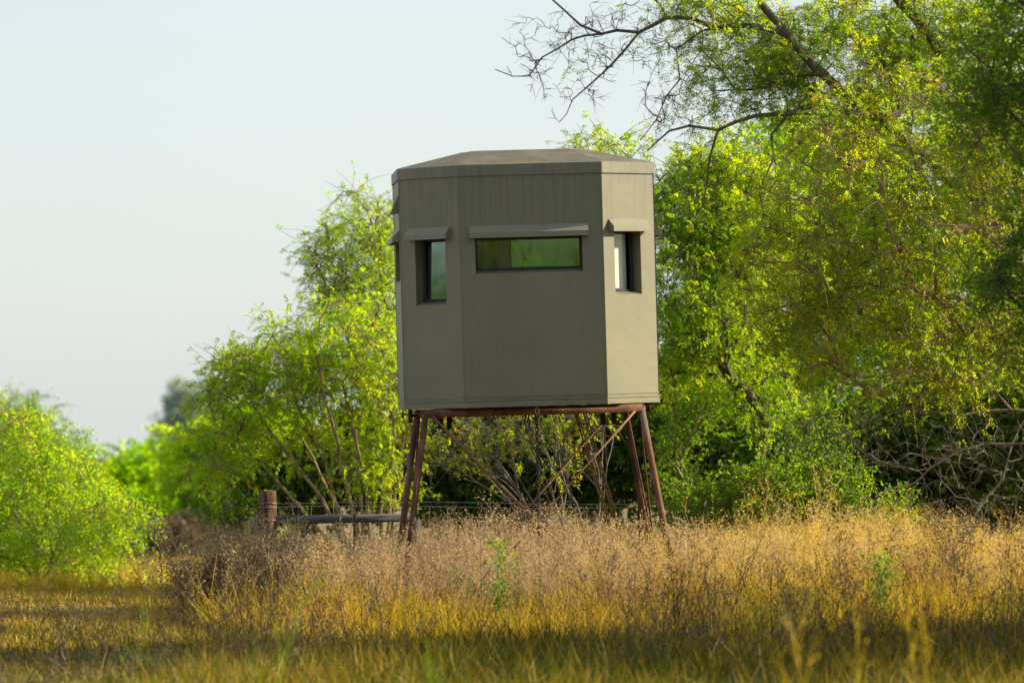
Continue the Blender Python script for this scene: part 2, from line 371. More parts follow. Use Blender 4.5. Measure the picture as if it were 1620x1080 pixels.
class Skel:
    def __init__(s, seed):
        s.rng = np.random.default_rng(seed); cap = 60000
        s.P = np.zeros((cap, 3)); s.par = np.full(cap, -1); s.L = np.zeros(cap); s.mn = np.zeros(cap); s.n = 0
        s.ends = []
    def node(s, p, par, mn=0.0):
        i = s.n; s.P[i] = p; s.par[i] = par; s.mn[i] = mn
        s.L[i] = 0 if par < 0 else s.L[par] + np.linalg.norm(s.P[i] - s.P[par]); s.n += 1
        return i
    def limb(s, pts, r0, r1, near=None, wob=0.02, seg=0.15):
        """explicit limb; starts from the nearest node when near is True"""
        pts = [np.asarray(p, float) for p in pts]
        par = -1
        if near and s.n: par = int(np.argmin(np.linalg.norm(s.P[:s.n] - pts[0], axis=1)))
        tot = sum(np.linalg.norm(pts[i + 1] - pts[i]) for i in range(len(pts) - 1)); done = 0
        if par < 0: par = s.node(pts[0], -1, r0)
        for i in range(len(pts) - 1):
            l = np.linalg.norm(pts[i + 1] - pts[i]); k = max(1, int(l / seg))
            for j in range(1, k + 1):
                f = (done + l * j / k) / tot
                q = pts[i] + (pts[i + 1] - pts[i]) * j / k + s.rng.normal(0, wob, 3)
                par = s.node(q, par, r0 + (r1 - r0) * f)
            done += l
        return par
    def grow(s, targets, k=0.35, seg=0.16, wob=0.018, up=0.3, first=0):
        root = s.P[0]
        order = np.argsort(np.linalg.norm(targets - root, axis=1) + s.rng.normal(0, .15, len(targets)))
        for ti in order:
            t = targets[ti]
            d = np.linalg.norm(s.P[first:s.n] - t, axis=1)
            b = int(np.argmin(d + k * s.L[first:s.n])) + first
            dist = np.linalg.norm(t - s.P[b])
            if dist < 0.03: continue
            pd = norm(s.P[b] - s.P[s.par[b]]) if s.par[b] >= 0 else np.array([0, 0, 1.])
            D = t - s.P[b]; dn = D / dist
            m0 = (pd * .7 + dn * .5) * dist; m1 = norm(dn + np.array([0, 0, up * s.rng.uniform(-.6, 1)]) * 1.0) * dist
            kk = max(1, int(round(dist / seg))); par = b; p0 = s.P[b].copy()
            for j in range(1, kk + 1):
                u = j / kk; h00 = 2*u**3-3*u**2+1; h10 = u**3-2*u**2+u; h01 = -2*u**3+3*u**2; h11 = u**3-u**2
                q = h00 * p0 + h10 * m0 + h01 * t + h11 * m1
                if j < kk: q = q + s.rng.normal(0, wob, 3)
                par = s.node(q, par)
            s.ends.append(par)
    def radii(s, tip, ex=2.4, cap=0.2):
        n = s.n; a = np.zeros(n); r = np.zeros(n)
        for i in range(n - 1, -1, -1):
            r[i] = max(a[i] ** (1 / ex) if a[i] > 0 else tip, s.mn[i])
            r[i] = min(r[i], cap)
            p = s.par[i]
            if p >= 0: a[p] += r[i] ** ex if s.mn[i] == 0 or s.mn[p] == 0 else 0
        s.r = r; return r
    def build(s, acc, sides_big=7, sides_small=4):
        n = s.n; kids = [[] for _ in range(n)]
        for i in range(1, n):
            if s.par[i] >= 0: kids[s.par[i]].append(i)
        starts = [i for i in range(n) if s.par[i] < 0]; stack = [(None, i) for i in starts]
        while stack:
            p, i = stack.pop(); ch = [i]; pts = [s.P[i]]; rr = [s.r[i]]
            if p is not None: pts.insert(0, s.P[p]); rr.insert(0, min(s.r[p], s.r[i] * 1.15))
            while kids[ch[-1]]:
                kk = sorted(kids[ch[-1]], key=lambda c: -s.r[c])
                for o in kk[1:]: stack.append((ch[-1], o))
                ch.append(kk[0]); pts.append(s.P[kk[0]]); rr.append(s.r[kk[0]])
            if len(pts) > 1: tube(acc, pts, rr, sides_big if max(rr) > .02 else sides_small)

def blobs(rng, n, bl, zoff=True):
    """points inside ellipsoids given as (px, py, rpx, rpy, Z, depth radius m[, weight])"""
    wt = np.array([b[2] * b[3] * (b[6] if len(b) > 6 else 1.) for b in bl], float); wt /= wt.sum()
    out = []
    for b, k in zip(bl, rng.multinomial(n, wt)):
        v = norm(rng.normal(size=(k, 3))) * rng.uniform(0.12, 1, (k, 1)) ** (1 / 2.6)
        c = P(b[0], b[1], b[4]); s_ = b[4] / FPX
        out.append(c + v * np.array([b[2] * s_, b[5], b[3] * s_]))
    return np.concatenate(out)

def spray(rng, tw, lf, pts, dirs, ntw, tlen, trad, style, leaf, tint0, droop=0.25, outw=0.5, tvar=.12, bare=0.0):
    """fine leafy twigs set on branch points. style: frond / oval / none"""
    n = len(pts) * ntw
    p0 = np.repeat(pts, ntw, 0); d0 = np.repeat(dirs, ntw, 0)
    d = norm(d0 * outw + rng.normal(size=(n, 3)) * [1, 1, .8] + [0, 0, .15])
    L = tlen * rng.uniform(.4, 1.3, n)
    K = 4; u = np.linspace(0, 1, K)
    bend = norm(rng.normal(size=(n, 3))) * .25
    pl = p0[:, None] + d[:, None] * (L[:, None] * u)[:, :, None] + bend[:, None] * (L[:, None] * u ** 2)[:, :, None] \
        - np.array([0, 0, 1.]) * (droop * L[:, None] * u ** 2)[:, :, None]
    strands(tw, pl, trad * np.linspace(1, .45, K), 3, rng.uniform(0, 1, n))
    if style == 'none': return
    ct = np.repeat(np.clip(tint0 + rng.normal(0, tvar, len(pts)), 0, .86), ntw)
    keep = rng.uniform(size=n) >= bare
    nf = leaf['n']
    q = rng.uniform(.15, 1.05, (n, nf)); idx = np.clip(q * (K - 1), 0, K - 1.001); i0 = idx.astype(int); f = (idx - i0)[..., None]
    ar = np.arange(n)[:, None]
    pp = pl[ar, i0] * (1 - f) + pl[ar, np.minimum(i0 + 1, K - 1)] * f
    dd = norm(pl[ar, np.minimum(i0 + 1, K - 1)] - pl[ar, i0] + 1e-6)
    dd = norm(dd * .6 + norm(rng.normal(size=(n, nf, 3))) * .9 + np.array([0, 0, -droop * .5]))
    tt = np.clip(ct[:, None] + rng.normal(0, .05, (n, nf)), 0, .88)
    tt = np.where(rng.uniform(size=tt.shape) < leaf.get('brown', 0.02), 1.0, tt)
    m = keep[:, None] & np.ones((n, nf), bool)
    pp = pp[m]; dd = dd[m]; tt = tt[m]
    if style == 'frond': fronds(lf, rng, pp, dd, leaf['len'], leaf['nl'], leaf['ll'], leaf['lw'], tt)
    else: leaves(lf, rng, pp, dd, leaf['ll'], leaf['lw'], tt)

def make_plant(name, label, cat, seed, base, crown, n_t, leafmat, barkmat, leaf, style='frond', group=None, stems=1, fan=None,
               ntw=5, tlen=.3, trad=.003, tip=.004, tint=.5, tvar=.12, droop=.25, k=.35, limbs=(), extra=None, cap=.15, wob=.02,
               twigmat=None, bare=0.0, ex=2.4, up=.3, seg=.17, mid=0.0, fanr=.022):
    sk = Skel(seed); rng = sk.rng
    base = np.asarray(base, float)
    for lb in limbs: sk.limb(*lb)
    if not limbs:
        if fan is None: sk.limb([base - [0, 0, .1], base + [0, 0, .25]], tip * 3, tip * 2.5, seg=.2)
        else:
            for q in fan:
                st = base + np.array([rng.normal(0, .08), rng.normal(0, .12), -.08])
                mm = st * .5 + np.asarray(q) * .5 + rng.normal(0, .06, 3) + [0, 0, .08]
                sk.limb([st, mm, np.asarray(q)], fanr, fanr * .45, seg=.2, wob=.012)
    T = blobs(rng, n_t, crown)
    T = T[T[:, 2] > ground_z(T[:, 0], T[:, 1]) + .15]
    sk.grow(T, k=k, wob=wob, up=up, seg=seg)
    sk.radii(tip, ex, cap)
    root = empty(name, tuple(base)); tag(root, label, cat, group)
    acc = Acc(); sk.build(acc)
    off = np.asarray(base)
    acc.V = [v - off for v in acc.V]
    link('trunk', acc.mesh('trunk', True), M[barkmat], root)
    e = np.array(sk.ends); pts = sk.P[e]; dirs = norm(pts - sk.P[sk.par[e]])
    if mid > 0:
        cand = np.array([i for i in range(1, sk.n) if sk.r[i] < tip * 2.6 and sk.mn[i] == 0 and sk.par[i] >= 0])
        pick = cand[rng.uniform(size=len(cand)) < mid]
        pts = np.concatenate([pts, sk.P[pick]]); dirs = np.concatenate([dirs, norm(sk.P[pick] - sk.P[sk.par[pick]])])
    tw = Acc(); lf = Acc()
    spray(rng, tw, lf, pts, dirs, ntw, tlen, trad, style, leaf, tint, droop, .5, tvar, bare)
    if extra: extra(rng, sk, tw, lf)
    tw.V = [v - off for v in tw.V]; lf.V = [v - off for v in lf.V]
    tag(link('twigs', tw.mesh('twigs'), M[twigmat or barkmat], root), kind='stuff')
    if lf.V: link('crown', lf.mesh('crown'), M[leafmat], root)
    return root, sk

FR = dict(n=4, len=.085, nl=10, ll=.030, lw=.011)
FRL = dict(n=4, len=.12, nl=8, ll=.05, lw=.018)

def gpt(px, Z):
    x = (px - 810) / FPX * Z
    return (x, Z, float(ground_z(x, Z)))

# --- bush left of and behind the blind, fanning tan stems
fanL = [P(x, y, z) for x, y, z in ((400, 640, 46.5), (450, 590, 47), (500, 560, 46), (545, 600, 46.5), (590, 560, 47.5), (625, 620, 46.5), (480, 690, 45.8), (560, 680, 46), (640, 690, 46.5), (380, 700, 46.5), (520, 640, 47.5))]
make_plant('mesquite_bush', 'broad yellow-green mesquite bush with fanning tan stems behind the left legs of the stand', 'bush', 11,
           gpt(590, 46.5), [(560, 560, 100, 85, 46.6, .7), (450, 590, 85, 80, 46.6, .6), (370, 620, 48, 75, 46.8, .45, .8), (620, 640, 55, 90, 46.8, .5, .5), (370, 695, 65, 50, 46.6, .5, .5), (500, 690, 120, 50, 47.2, .5, .4), (600, 750, 60, 50, 46.3, .3, .35), (340, 740, 40, 50, 46.8, .4, .5)],
           430, 'huisache', 'bark_tan', dict(FR, n=4, ll=.028, lw=.010, nl=14), fan=fanL, ntw=5, tlen=.30, tint=.64, bare=.12, tvar=.14, trad=.003, tip=.0035, mid=.05)
# --- thin, half-leafed tree rising above it
make_plant('thin_tree', 'tall thin half bare tree rising above the mesquite bush left of the blind', 'tree', 12,
           gpt(640, 49), [(565, 410, 75, 75, 49, .5), (610, 370, 35, 60, 49, .4), (590, 470, 100, 60, 49, .5), (510, 410, 35, 60, 49, .3, .6), (555, 325, 35, 30, 49, .2, .5)],
           260, 'huisache', 'bark_tan', dict(FR, n=3, ll=.028, lw=.010, nl=14), ntw=5, tlen=.28, tint=.62, bare=.35, tip=.004, trad=.0028, wob=.03)
# --- scrub seen through the legs
fanM = [P(x, y, z) for x, y, z in ((690, 690, 44), (730, 660, 44), (770, 680, 44.2), (800, 640, 44), (830, 660, 44), (870, 650, 44), (930, 660, 44), (750, 720, 43.8), (880, 700, 43.8), (790, 730, 44), (850, 740, 44), (960, 690, 44), (910, 630, 44.1))]
make_plant('sparse_scrub', 'sparse grey-tan scrub with scattered yellow leaves seen between the legs of the stand', 'shrub', 13,
           gpt(930, 44.1), [(790, 670, 130, 50, 44.1, .4), (900, 690, 80, 80, 44.1, .3), (740, 710, 70, 50, 44.1, .3)],
           150, 'mesquite', 'bark_grey', dict(FR, n=2), fan=fanM, ntw=5, tlen=.26, tint=.78, bare=.5, tip=.0036, trad=.0028, k=.8, wob=.012, fanr=.010, ex=3.2)
# --- yellow-green tree right of the blind
make_plant('slender_mesquite', 'bright yellow-green mesquite tree just right of the blind', 'tree', 14,
           gpt(1150, 45.4), [(1090, 330, 75, 90, 45.3, .5), (1120, 470, 100, 100, 45.2, .5), (1180, 360, 90, 110, 45.4, .5), (1080, 560, 60, 60, 45.2, .4), (960, 240, 50, 40, 45.6, .3, .6), (1150, 265, 75, 50, 45.4, .4, .8), (1200, 620, 60, 60, 45.4, .4, .7)],
           560, 'huisache', 'bark_dark', dict(FR, n=4, ll=.028, lw=.010, nl=14), ntw=5, tlen=.32, bare=.1, tint=.64, tvar=.14, tip=.004, mid=.05)

# --- big old mesquite whose bare limbs reach left across the sky
Zb = 43.6
def pl(lst, Z=Zb): return [P(a, b, Z + (c[0] if c else 0)) for a, b, *c in lst]
gb = np.array(gpt(1700, 44.6))
limbsB = [
    ([gb - [0, 0, .1], P(1690, 700, 44.6), P(1640, 480, 44.6), P(1540, 310, 44.4), P(1420, 210, 44), P(1324, 137, Zb), P(1278, 98, Zb), P(1240, 55, Zb), P(1190, -20, Zb)], .10, .030, None, .012),
    ([P(1640, 480, 44.6), P(1580, 260, 44.4), P(1490, 80, 44), P(1449, 31, 44), P(1400, -20, 44)], .07, .04, True, .012),
    (pl([(1247, 60), (1226, 49), (1195, 42), (1164, 39), (1130, 43), (1091, 28), (1055, 28), (1030, 40), (1013, 52), (977, 49), (951, 54), (918, 40), (890, 14), (860, -12)]), .026, .007, True, .006),
    (pl([(1164, 39), (1112, 47), (1090, 64), (1068, 78)]), .014, .006, True, .006),
    (pl([(1013, 52), (987, 78), (968, 96), (956, 114), (930, 140), (904, 160), (893, 178), (884, 192)]), .012, .004, True, .008),
    (pl([(951, 54), (925, 58), (904, 62), (880, 80), (858, 93), (835, 118), (811, 122), (782, 110)]), .010, .0035, True, .008),
    (pl([(1288, 124), (1260, 122), (1231, 127), (1210, 140)]), .022, .010, True, .006),
    (pl([(1324, 150), (1285, 165), (1252, 179), (1195, 184), (1164, 192), (1138, 205), (1091, 197), (1060, 207), (1040, 222), (1026, 240)]), .026, .006, True, .006),
    (pl([(1138, 205), (1128, 225), (1122, 249), (1118, 290), (1112, 325), (1095, 350)]), .010, .004, True, .008),
    (pl([(1252, 179), (1235, 196), (1221, 213), (1224, 250), (1205, 290)]), .014, .006, True, .006),
    (pl([(1055, 28), (1040, 5), (1020, -15)]), .010, .005, True, .006),
    (pl([(1091, 100), (1075, 125), (1055, 150), (1040, 190), (1012, 225)]), .008, .004, True, .008),
]
def bare_extra(rng, sk, tw, lf):
    pass
root_big, skb = make_plant('old_mesquite', 'old mesquite with dark bare limbs reaching left over the blind and the sky', 'tree', 15,
           gb, [(1180, 90, 85, 90, 43.8, .5, .8), (1120, 20, 70, 50, 43.8, .4, .6), (1320, 110, 130, 130, 43.9, .7), (1500, 60, 120, 110, 44.2, .7)],
           460, 'mesquite', 'bark_dark', dict(FR, n=4), limbs=limbsB, ntw=5, tlen=.28, tint=.60, tvar=.2, tip=.004, wob=.03, cap=.12, mid=.04)
# bare twigs on the reaching limbs
sk2 = Skel(151); rng2 = sk2.rng
for lb in limbsB[2:7] + limbsB[7:9] + limbsB[10:]:
    sk2.limb(lb[0], .003, .003, None, .001)
T = blobs(rng2, 430, [(960, 60, 110, 60, Zb, .35), (900, 120, 80, 60, Zb, .25, .9), (850, 70, 60, 60, Zb, .25, .7), (1060, 110, 60, 90, Zb, .3), (1060, 10, 90, 30, Zb, .3), (1120, 290, 50, 60, Zb, .2, .7), (1080, 170, 70, 50, Zb, .3)])
n_l = sk2.n
def near_grow(sk, T, seg=.10, wob=.008):
    for t in T[np.argsort([np.min(np.linalg.norm(sk.P[:n_l] - q, axis=1)) for q in T])]:
        d = np.linalg.norm(sk.P[:sk.n] - t, axis=1); b = int(np.argmin(d)); dist = d[b]
        if dist < .04: continue
        kk = max(2, int(dist / seg)); p0 = sk.P[b].copy(); par = b
        sag = np.array([0, 0, -1.]) * dist * sk.rng.uniform(-.15, .25)
        for j in range(1, kk + 1):
            u = j / kk; par = sk.node(p0 + (t - p0) * u + sag * u * (1 - u) * 2 + sk.rng.normal(0, wob, 3) * (j < kk), par)
        sk.ends.append(par)
near_grow(sk2, T)
sk2.mn[:n_l] = 0; sk2.radii(.0023, 2.6, .010)
a2 = Acc()
# only the new wood, not the limb paths themselves
kids = {}
for i in range(n_l, sk2.n): kids.setdefault(int(sk2.par[i]), []).append(i)
stack = [(int(sk2.par[i]), i) for i in range(n_l, sk2.n) if sk2.par[i] < n_l]
while stack:
    p, i = stack.pop(); pts = [sk2.P[p], sk2.P[i]]; rr = [sk2.r[i], sk2.r[i]]; c = i
    while c in kids:
        kk = sorted(kids[c], key=lambda q: -sk2.r[q])
        for o_ in kk[1:]: stack.append((c, o_))
        c = kk[0]; pts.append(sk2.P[c]); rr.append(sk2.r[c])
    tube(a2, pts, rr, 4)
e = np.arange(n_l, sk2.n)[::2]; pts = sk2.P[e]
lfb = Acc()
spray(rng2, a2, lfb, pts, norm(pts - sk2.P[sk2.par[e]]), 2, .11, .0020, 'none', FR, .5, droop=.1)
kk = rng2.uniform(size=len(pts)) < np.clip((pts[:, 0] - P(1010, 0, Zb)[0]) / .9, .03, .5)
spray(rng2, a2, lfb, pts[kk], norm(pts[kk] - sk2.P[sk2.par[e[kk]]]), 2, .10, .0018, 'frond', dict(FR, n=2), .42, droop=.3)
for ac in (a2, lfb): ac.V = [v - gb for v in ac.V]
tag(link('bare_twigs', a2.mesh('bare_twigs'), M['bark_dark'], root_big), kind='stuff')
link('young_leaves', lfb.mesh('young_leaves'), M['mesquite'], root_big)

# --- the big feathery mesquite filling the right side
make_plant('feathery_mesquite', 'large feathery mesquite with fine reddish twigs filling the right side behind the weeds', 'tree', 16,
           gpt(1720, 43.4), [(1350, 330, 150, 130, 42.6, .6), (1500, 400, 150, 140, 42.8, .7), (1250, 450, 90, 110, 42.9, .5), (1420, 540, 190, 100, 42.8, .6), (1620, 250, 110, 160, 43, .7), (1440, 200, 170, 90, 43, .6), (1620, 480, 90, 110, 43, .6)],
           600, 'mesquite', 'twig_red', dict(FR, n=4), ntw=6, tlen=.34, tint=.64, tvar=.14, tip=.0046, trad=.0036, droop=.35, wob=.025, mid=.06, bare=.3)
# --- near dark tree at the right edge, in its own shade
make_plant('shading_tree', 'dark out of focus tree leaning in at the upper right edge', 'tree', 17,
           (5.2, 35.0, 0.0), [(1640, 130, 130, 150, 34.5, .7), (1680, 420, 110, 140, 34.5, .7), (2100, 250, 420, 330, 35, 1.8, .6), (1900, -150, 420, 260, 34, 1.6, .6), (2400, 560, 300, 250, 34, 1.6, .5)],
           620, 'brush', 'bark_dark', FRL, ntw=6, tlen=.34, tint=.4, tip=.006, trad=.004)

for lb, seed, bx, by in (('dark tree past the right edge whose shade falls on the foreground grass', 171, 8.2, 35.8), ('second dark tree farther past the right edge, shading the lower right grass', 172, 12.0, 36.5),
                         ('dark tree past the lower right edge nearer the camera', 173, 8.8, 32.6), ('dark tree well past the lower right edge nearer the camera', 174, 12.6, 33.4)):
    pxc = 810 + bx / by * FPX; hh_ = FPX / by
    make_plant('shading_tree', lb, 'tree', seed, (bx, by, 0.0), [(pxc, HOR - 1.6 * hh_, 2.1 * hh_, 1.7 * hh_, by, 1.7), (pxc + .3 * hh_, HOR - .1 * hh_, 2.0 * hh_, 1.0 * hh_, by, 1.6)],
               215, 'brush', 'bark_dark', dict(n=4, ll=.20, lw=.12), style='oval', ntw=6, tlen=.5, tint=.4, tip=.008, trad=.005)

# --- background brush on the right, deeper trees that close off the sky
FRF = dict(n=4, len=.13, nl=8, ll=.062, lw=.026)
bgt = [
    ('leafy_mesquite', 'green mesquite standing in the second row right of the blind', 1260, 51, [(1230, 480, 150, 150, 51, .8), (1200, 620, 120, 90, 51, .8), (1300, 280, 120, 120, 51, .8)], 'huisache', .55, 260),
    ('broad_mesquite', 'broad mid green mesquite behind the feathery mesquite', 1480, 50, [(1450, 300, 170, 180, 50, .9), (1480, 560, 180, 120, 50, .9)], 'huisache', .5, 260),
    ('outer_mesquite', 'dense dark mesquite at the right edge behind the dead branches', 1660, 48, [(1640, 300, 110, 200, 48.5, .9), (1660, 600, 130, 120, 48.5, .9)], 'mesquite', .4, 260),
]
for nm, lb, px, Z, bl, mt, ti, nn in bgt:
    make_plant(nm, lb, 'tree', 100 + px, gpt(px, Z), bl, nn, mt, 'bark_dark', FRF, ntw=6, tlen=.38, tint=ti, tvar=.16, tip=.005, trad=.004)
# low dark brush closing the view under the crowns
def brush_mass(seed, bl, n, mat, tint, ll=.05, lw=.035):
    rng = np.random.default_rng(seed); T = blobs(rng, n, bl)
    T = T[T[:, 2] > ground_z(T[:, 0], T[:, 1]) + .05]
    return rng, T
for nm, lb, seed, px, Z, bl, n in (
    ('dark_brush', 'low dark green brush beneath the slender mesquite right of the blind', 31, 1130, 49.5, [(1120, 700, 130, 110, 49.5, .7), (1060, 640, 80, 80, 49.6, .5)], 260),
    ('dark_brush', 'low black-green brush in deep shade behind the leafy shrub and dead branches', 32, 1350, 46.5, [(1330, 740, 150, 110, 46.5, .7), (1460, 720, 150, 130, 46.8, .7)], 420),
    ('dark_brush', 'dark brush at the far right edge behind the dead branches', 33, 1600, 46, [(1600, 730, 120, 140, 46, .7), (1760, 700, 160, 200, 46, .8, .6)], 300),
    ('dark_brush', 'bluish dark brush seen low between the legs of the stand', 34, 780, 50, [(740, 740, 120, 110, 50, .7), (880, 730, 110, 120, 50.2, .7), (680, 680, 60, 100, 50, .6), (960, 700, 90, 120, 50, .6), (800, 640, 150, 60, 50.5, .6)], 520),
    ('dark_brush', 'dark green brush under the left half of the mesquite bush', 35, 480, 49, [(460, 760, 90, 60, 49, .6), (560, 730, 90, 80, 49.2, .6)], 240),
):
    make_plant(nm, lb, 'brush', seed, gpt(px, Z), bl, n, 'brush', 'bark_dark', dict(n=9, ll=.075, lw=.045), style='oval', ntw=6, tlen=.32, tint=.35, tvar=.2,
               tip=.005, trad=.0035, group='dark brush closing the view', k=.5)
# --- leafy green shrubs
for nm, lb, seed, px, Z, bl, n, ti in (
    ('leafy_shrub', 'small bright green leafy shrub low in front of the dark brush right of the stand', 41, 1215, 43.6, [(1200, 790, 75, 60, 43.6, .35), (1240, 760, 40, 50, 43.6, .3)], 150, .75),
    ('leafy_shrub', 'green small-leaved shrub behind the right legs of the stand', 42, 1090, 45.9, [(1090, 660, 55, 60, 45.9, .3), (1070, 760, 45, 90, 45.9, .3), (1130, 620, 50, 35, 45.9, .3)], 140, .75),
    ('leafy_shrub', 'loose green shrub in half shade between the bright leafy shrub and the dead branches', 44, 1330, 43.8, [(1320, 770, 60, 60, 43.8, .35), (1290, 690, 60, 45, 44, .3), (1400, 800, 60, 40, 43.9, .3)], 150, .55),
    ('leafy_shrub', 'low green shrub against the right legs of the stand', 45, 1120, 43.5, [(1110, 800, 55, 45, 43.5, .3)], 70, .6),
    ('leafy_shrub', 'dark green low plant left of the wooden fence post', 43, 370, 50, [(365, 810, 42, 28, 50, .3)], 60, .35),
):
    make_plant(nm, lb, 'shrub', seed, gpt(px, Z), bl, n, 'shrub', 'bark_tan', dict(n=9, ll=.030, lw=.016), style='oval', ntw=6, tlen=.18, tint=ti, tvar=.2, tip=.003, trad=.002,
               group='leafy shrubs under the trees', droop=.1)

# --- dead grey branches in the dark gap low on the right
skd = Skel(51)
g0 = np.array(gpt(1600, 43.2))
zz = 42.9
for lbd in (
    ([P(1760, 700, zz + .3), P(1680, 655, zz), P(1600, 648, zz), P(1520, 655, zz), P(1440, 648, zz - .2), P(1360, 670, zz - .2), P(1290, 700, zz - .3), P(1225, 715, zz - .3)], .017, .005, None, .010),
    ([P(1780, 730, zz + .2), P(1650, 700, zz), P(1560, 700, zz), P(1500, 720, zz - .1), P(1450, 760, zz - .2), P(1400, 770, zz - .3)], .014, .005, None, .012),
    ([P(1530, 870, zz), P(1550, 800, zz), P(1585, 760, zz), P(1600, 700, zz), P(1640, 640, zz)], .014, .007, None, .012),
    ([P(1780, 500, zz + .4), P(1700, 510, zz), P(1620, 505, zz), P(1560, 515, zz), P(1500, 520, zz)], .015, .005, None, .010),
    ([P(1600, 648, zz), P(1560, 600, zz), P(1480, 600, zz), P(1400, 610, zz - .2), P(1330, 605, zz - .2)], .010, .004, None, .010)):
    skd.limb(*lbd)
n_d = skd.n
Td = blobs(skd.rng, 240, [(1440, 690, 190, 60, zz - .1, .45), (1540, 760, 110, 90, zz, .45), (1330, 690, 110, 50, zz - .2, .3), (1560, 560, 90, 60, zz, .35, .6)])
skd.grow(Td, k=.05, seg=.09, wob=.012, up=0.)
skd.radii(.0024, 2.9, .018)
rootd = empty('dead_branches', tuple(g0)); tag(rootd, 'tangle of bare grey dead branches low at the right in front of dark brush', 'dead branches')
ad = Acc(); skd.build(ad, 6, 4)
e = np.array(skd.ends); pts = skd.P[e]
adt = Acc(); spray(skd.rng, adt, Acc(), pts, norm(pts - skd.P[skd.par[e]]), 3, .16, .0018, 'none', FR, .5, droop=.15)
for ac in (ad, adt): ac.V = [v - g0 for v in ac.V]
link('trunk', ad.mesh('trunk', True), M['bark_grey'], rootd)
tag(link('twigs', adt.mesh('twigs'), M['bark_grey'], rootd), kind='stuff')

# --- left side: big round bush, its neighbours and the far tree
WL = dict(n=5, len=.16, nl=8, ll=.052, lw=.014)
make_plant('round_bush', 'big round bright green bush at the left edge beside the grass track', 'bush', 61, gpt(60, 51.5),
           [(60, 805, 130, 120, 51.5, .9), (-60, 775, 120, 150, 51.5, .9), (125, 850, 80, 80, 51.3, .7), (40, 715, 60, 65, 51.5, .5), (20, 660, 35, 30, 51.5, .3), (120, 750, 35, 40, 51.5, .3), (180, 810, 35, 45, 51.5, .3)],
           270, 'huisache', 'bark_tan', WL, ntw=5, tlen=.48, tint=.58, tvar=.18, droop=.7, tip=.004, trad=.003, k=.6)
make_plant('round_bush', 'taller dull green bush behind the round bush at the left edge', 'bush', 62, gpt(-10, 66),
           [(10, 700, 80, 80, 66, 1.0), (90, 760, 80, 60, 66, .8)], 170, 'mesquite', 'bark_dark', WL, ntw=6, tlen=.42, tint=.35, tip=.005, trad=.004)
for lb, seed, px, Z, bl, n, mt, ti in (
    ('blurred green bush at the end of the track, left of the grey brush', 63, 230, 84, [(235, 790, 60, 65, 84, 1.2), (180, 800, 50, 60, 84, 1.)], 130, 'huisache', .35),
    ('blurred yellow-green bush at the end of the track behind the fence post', 64, 350, 80, [(350, 770, 70, 70, 80, 1.2), (400, 720, 60, 70, 80, 1.)], 170, 'huisache', .5),
    ('blurred dark bush in the middle at the end of the track', 65, 290, 92, [(290, 800, 70, 55, 92, 1.4)], 120, 'mesquite', .2)):
    make_plant('distant_bush', lb, 'bush', seed, gpt(px, Z), bl, n, mt, 'bark_dark', dict(n=5, len=.22, nl=8, ll=.11, lw=.05), ntw=6, tlen=.6, tint=ti, tip=.008, trad=.006, group='blurred bushes at the end of the track')
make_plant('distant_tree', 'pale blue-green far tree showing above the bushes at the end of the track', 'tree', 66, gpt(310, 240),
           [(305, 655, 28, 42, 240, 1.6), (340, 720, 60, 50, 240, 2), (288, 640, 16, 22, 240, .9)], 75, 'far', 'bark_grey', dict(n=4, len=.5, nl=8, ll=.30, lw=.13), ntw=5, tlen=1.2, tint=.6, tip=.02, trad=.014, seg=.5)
# far woods all round (they also stand in the window glass)
rngw = np.random.default_rng(77)
wd = Acc(); wl = Acc()
def woods(n, x0, x1, y0, y1, h0, h1, sz):
    x = rngw.uniform(x0, x1, n); y = rngw.uniform(y0, y1, n)
    top = h0 + (h1 - h0) * (0.5 + .5 * np.sin(x * .13 + y * .07) * np.sin(x * .17 - y * .151 + 2))
    z = ground_z(x, y) + top * rngw.uniform(0.0, 1, n) ** .8
    pos = np.stack([x, y, z], 1); d = norm(rngw.normal(size=(n, 3)))
    leaves(wl, rngw, pos, d, sz, sz * .6, rngw.uniform(.15, .8, n))
woods(9000, -50, 60, 300, 320, .8, 1.7, .4)
woods(16000, -80, -72, 8, 40, 5.0, 5.6, .34)
woods(20000, 2, 36, -40, -34, 4.5, 7.0, .34)
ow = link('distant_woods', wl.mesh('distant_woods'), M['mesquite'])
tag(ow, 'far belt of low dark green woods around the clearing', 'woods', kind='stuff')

# ------------------------------------------------------------------ weeds and grasses
def curve_lines(rng, base, d, L, K, bend=.2, grav=0.0):
    u = np.linspace(0, 1, K); n = len(base)
    b = norm(rng.normal(size=(n, 3))) * bend
    return base[:, None] + d[:, None] * (L[:, None] * u)[:, :, None] + b[:, None] * (L[:, None] * u ** 2)[:, :, None] - np.array([0, 0, 1.]) * (grav * L[:, None] * u ** 2)[:, :, None]

def smooth_noise(xy, s, seed):
    r = np.random.default_rng(seed); v = 0
    for k in range(4):
        a = r.uniform(0, 2 * math.pi); f = s * r.uniform(.6, 1.6); v = v + np.sin((xy[:, 0] * math.cos(a) + xy[:, 1] * math.sin(a) * .7) * f + r.uniform(0, 6))
    return v / 4

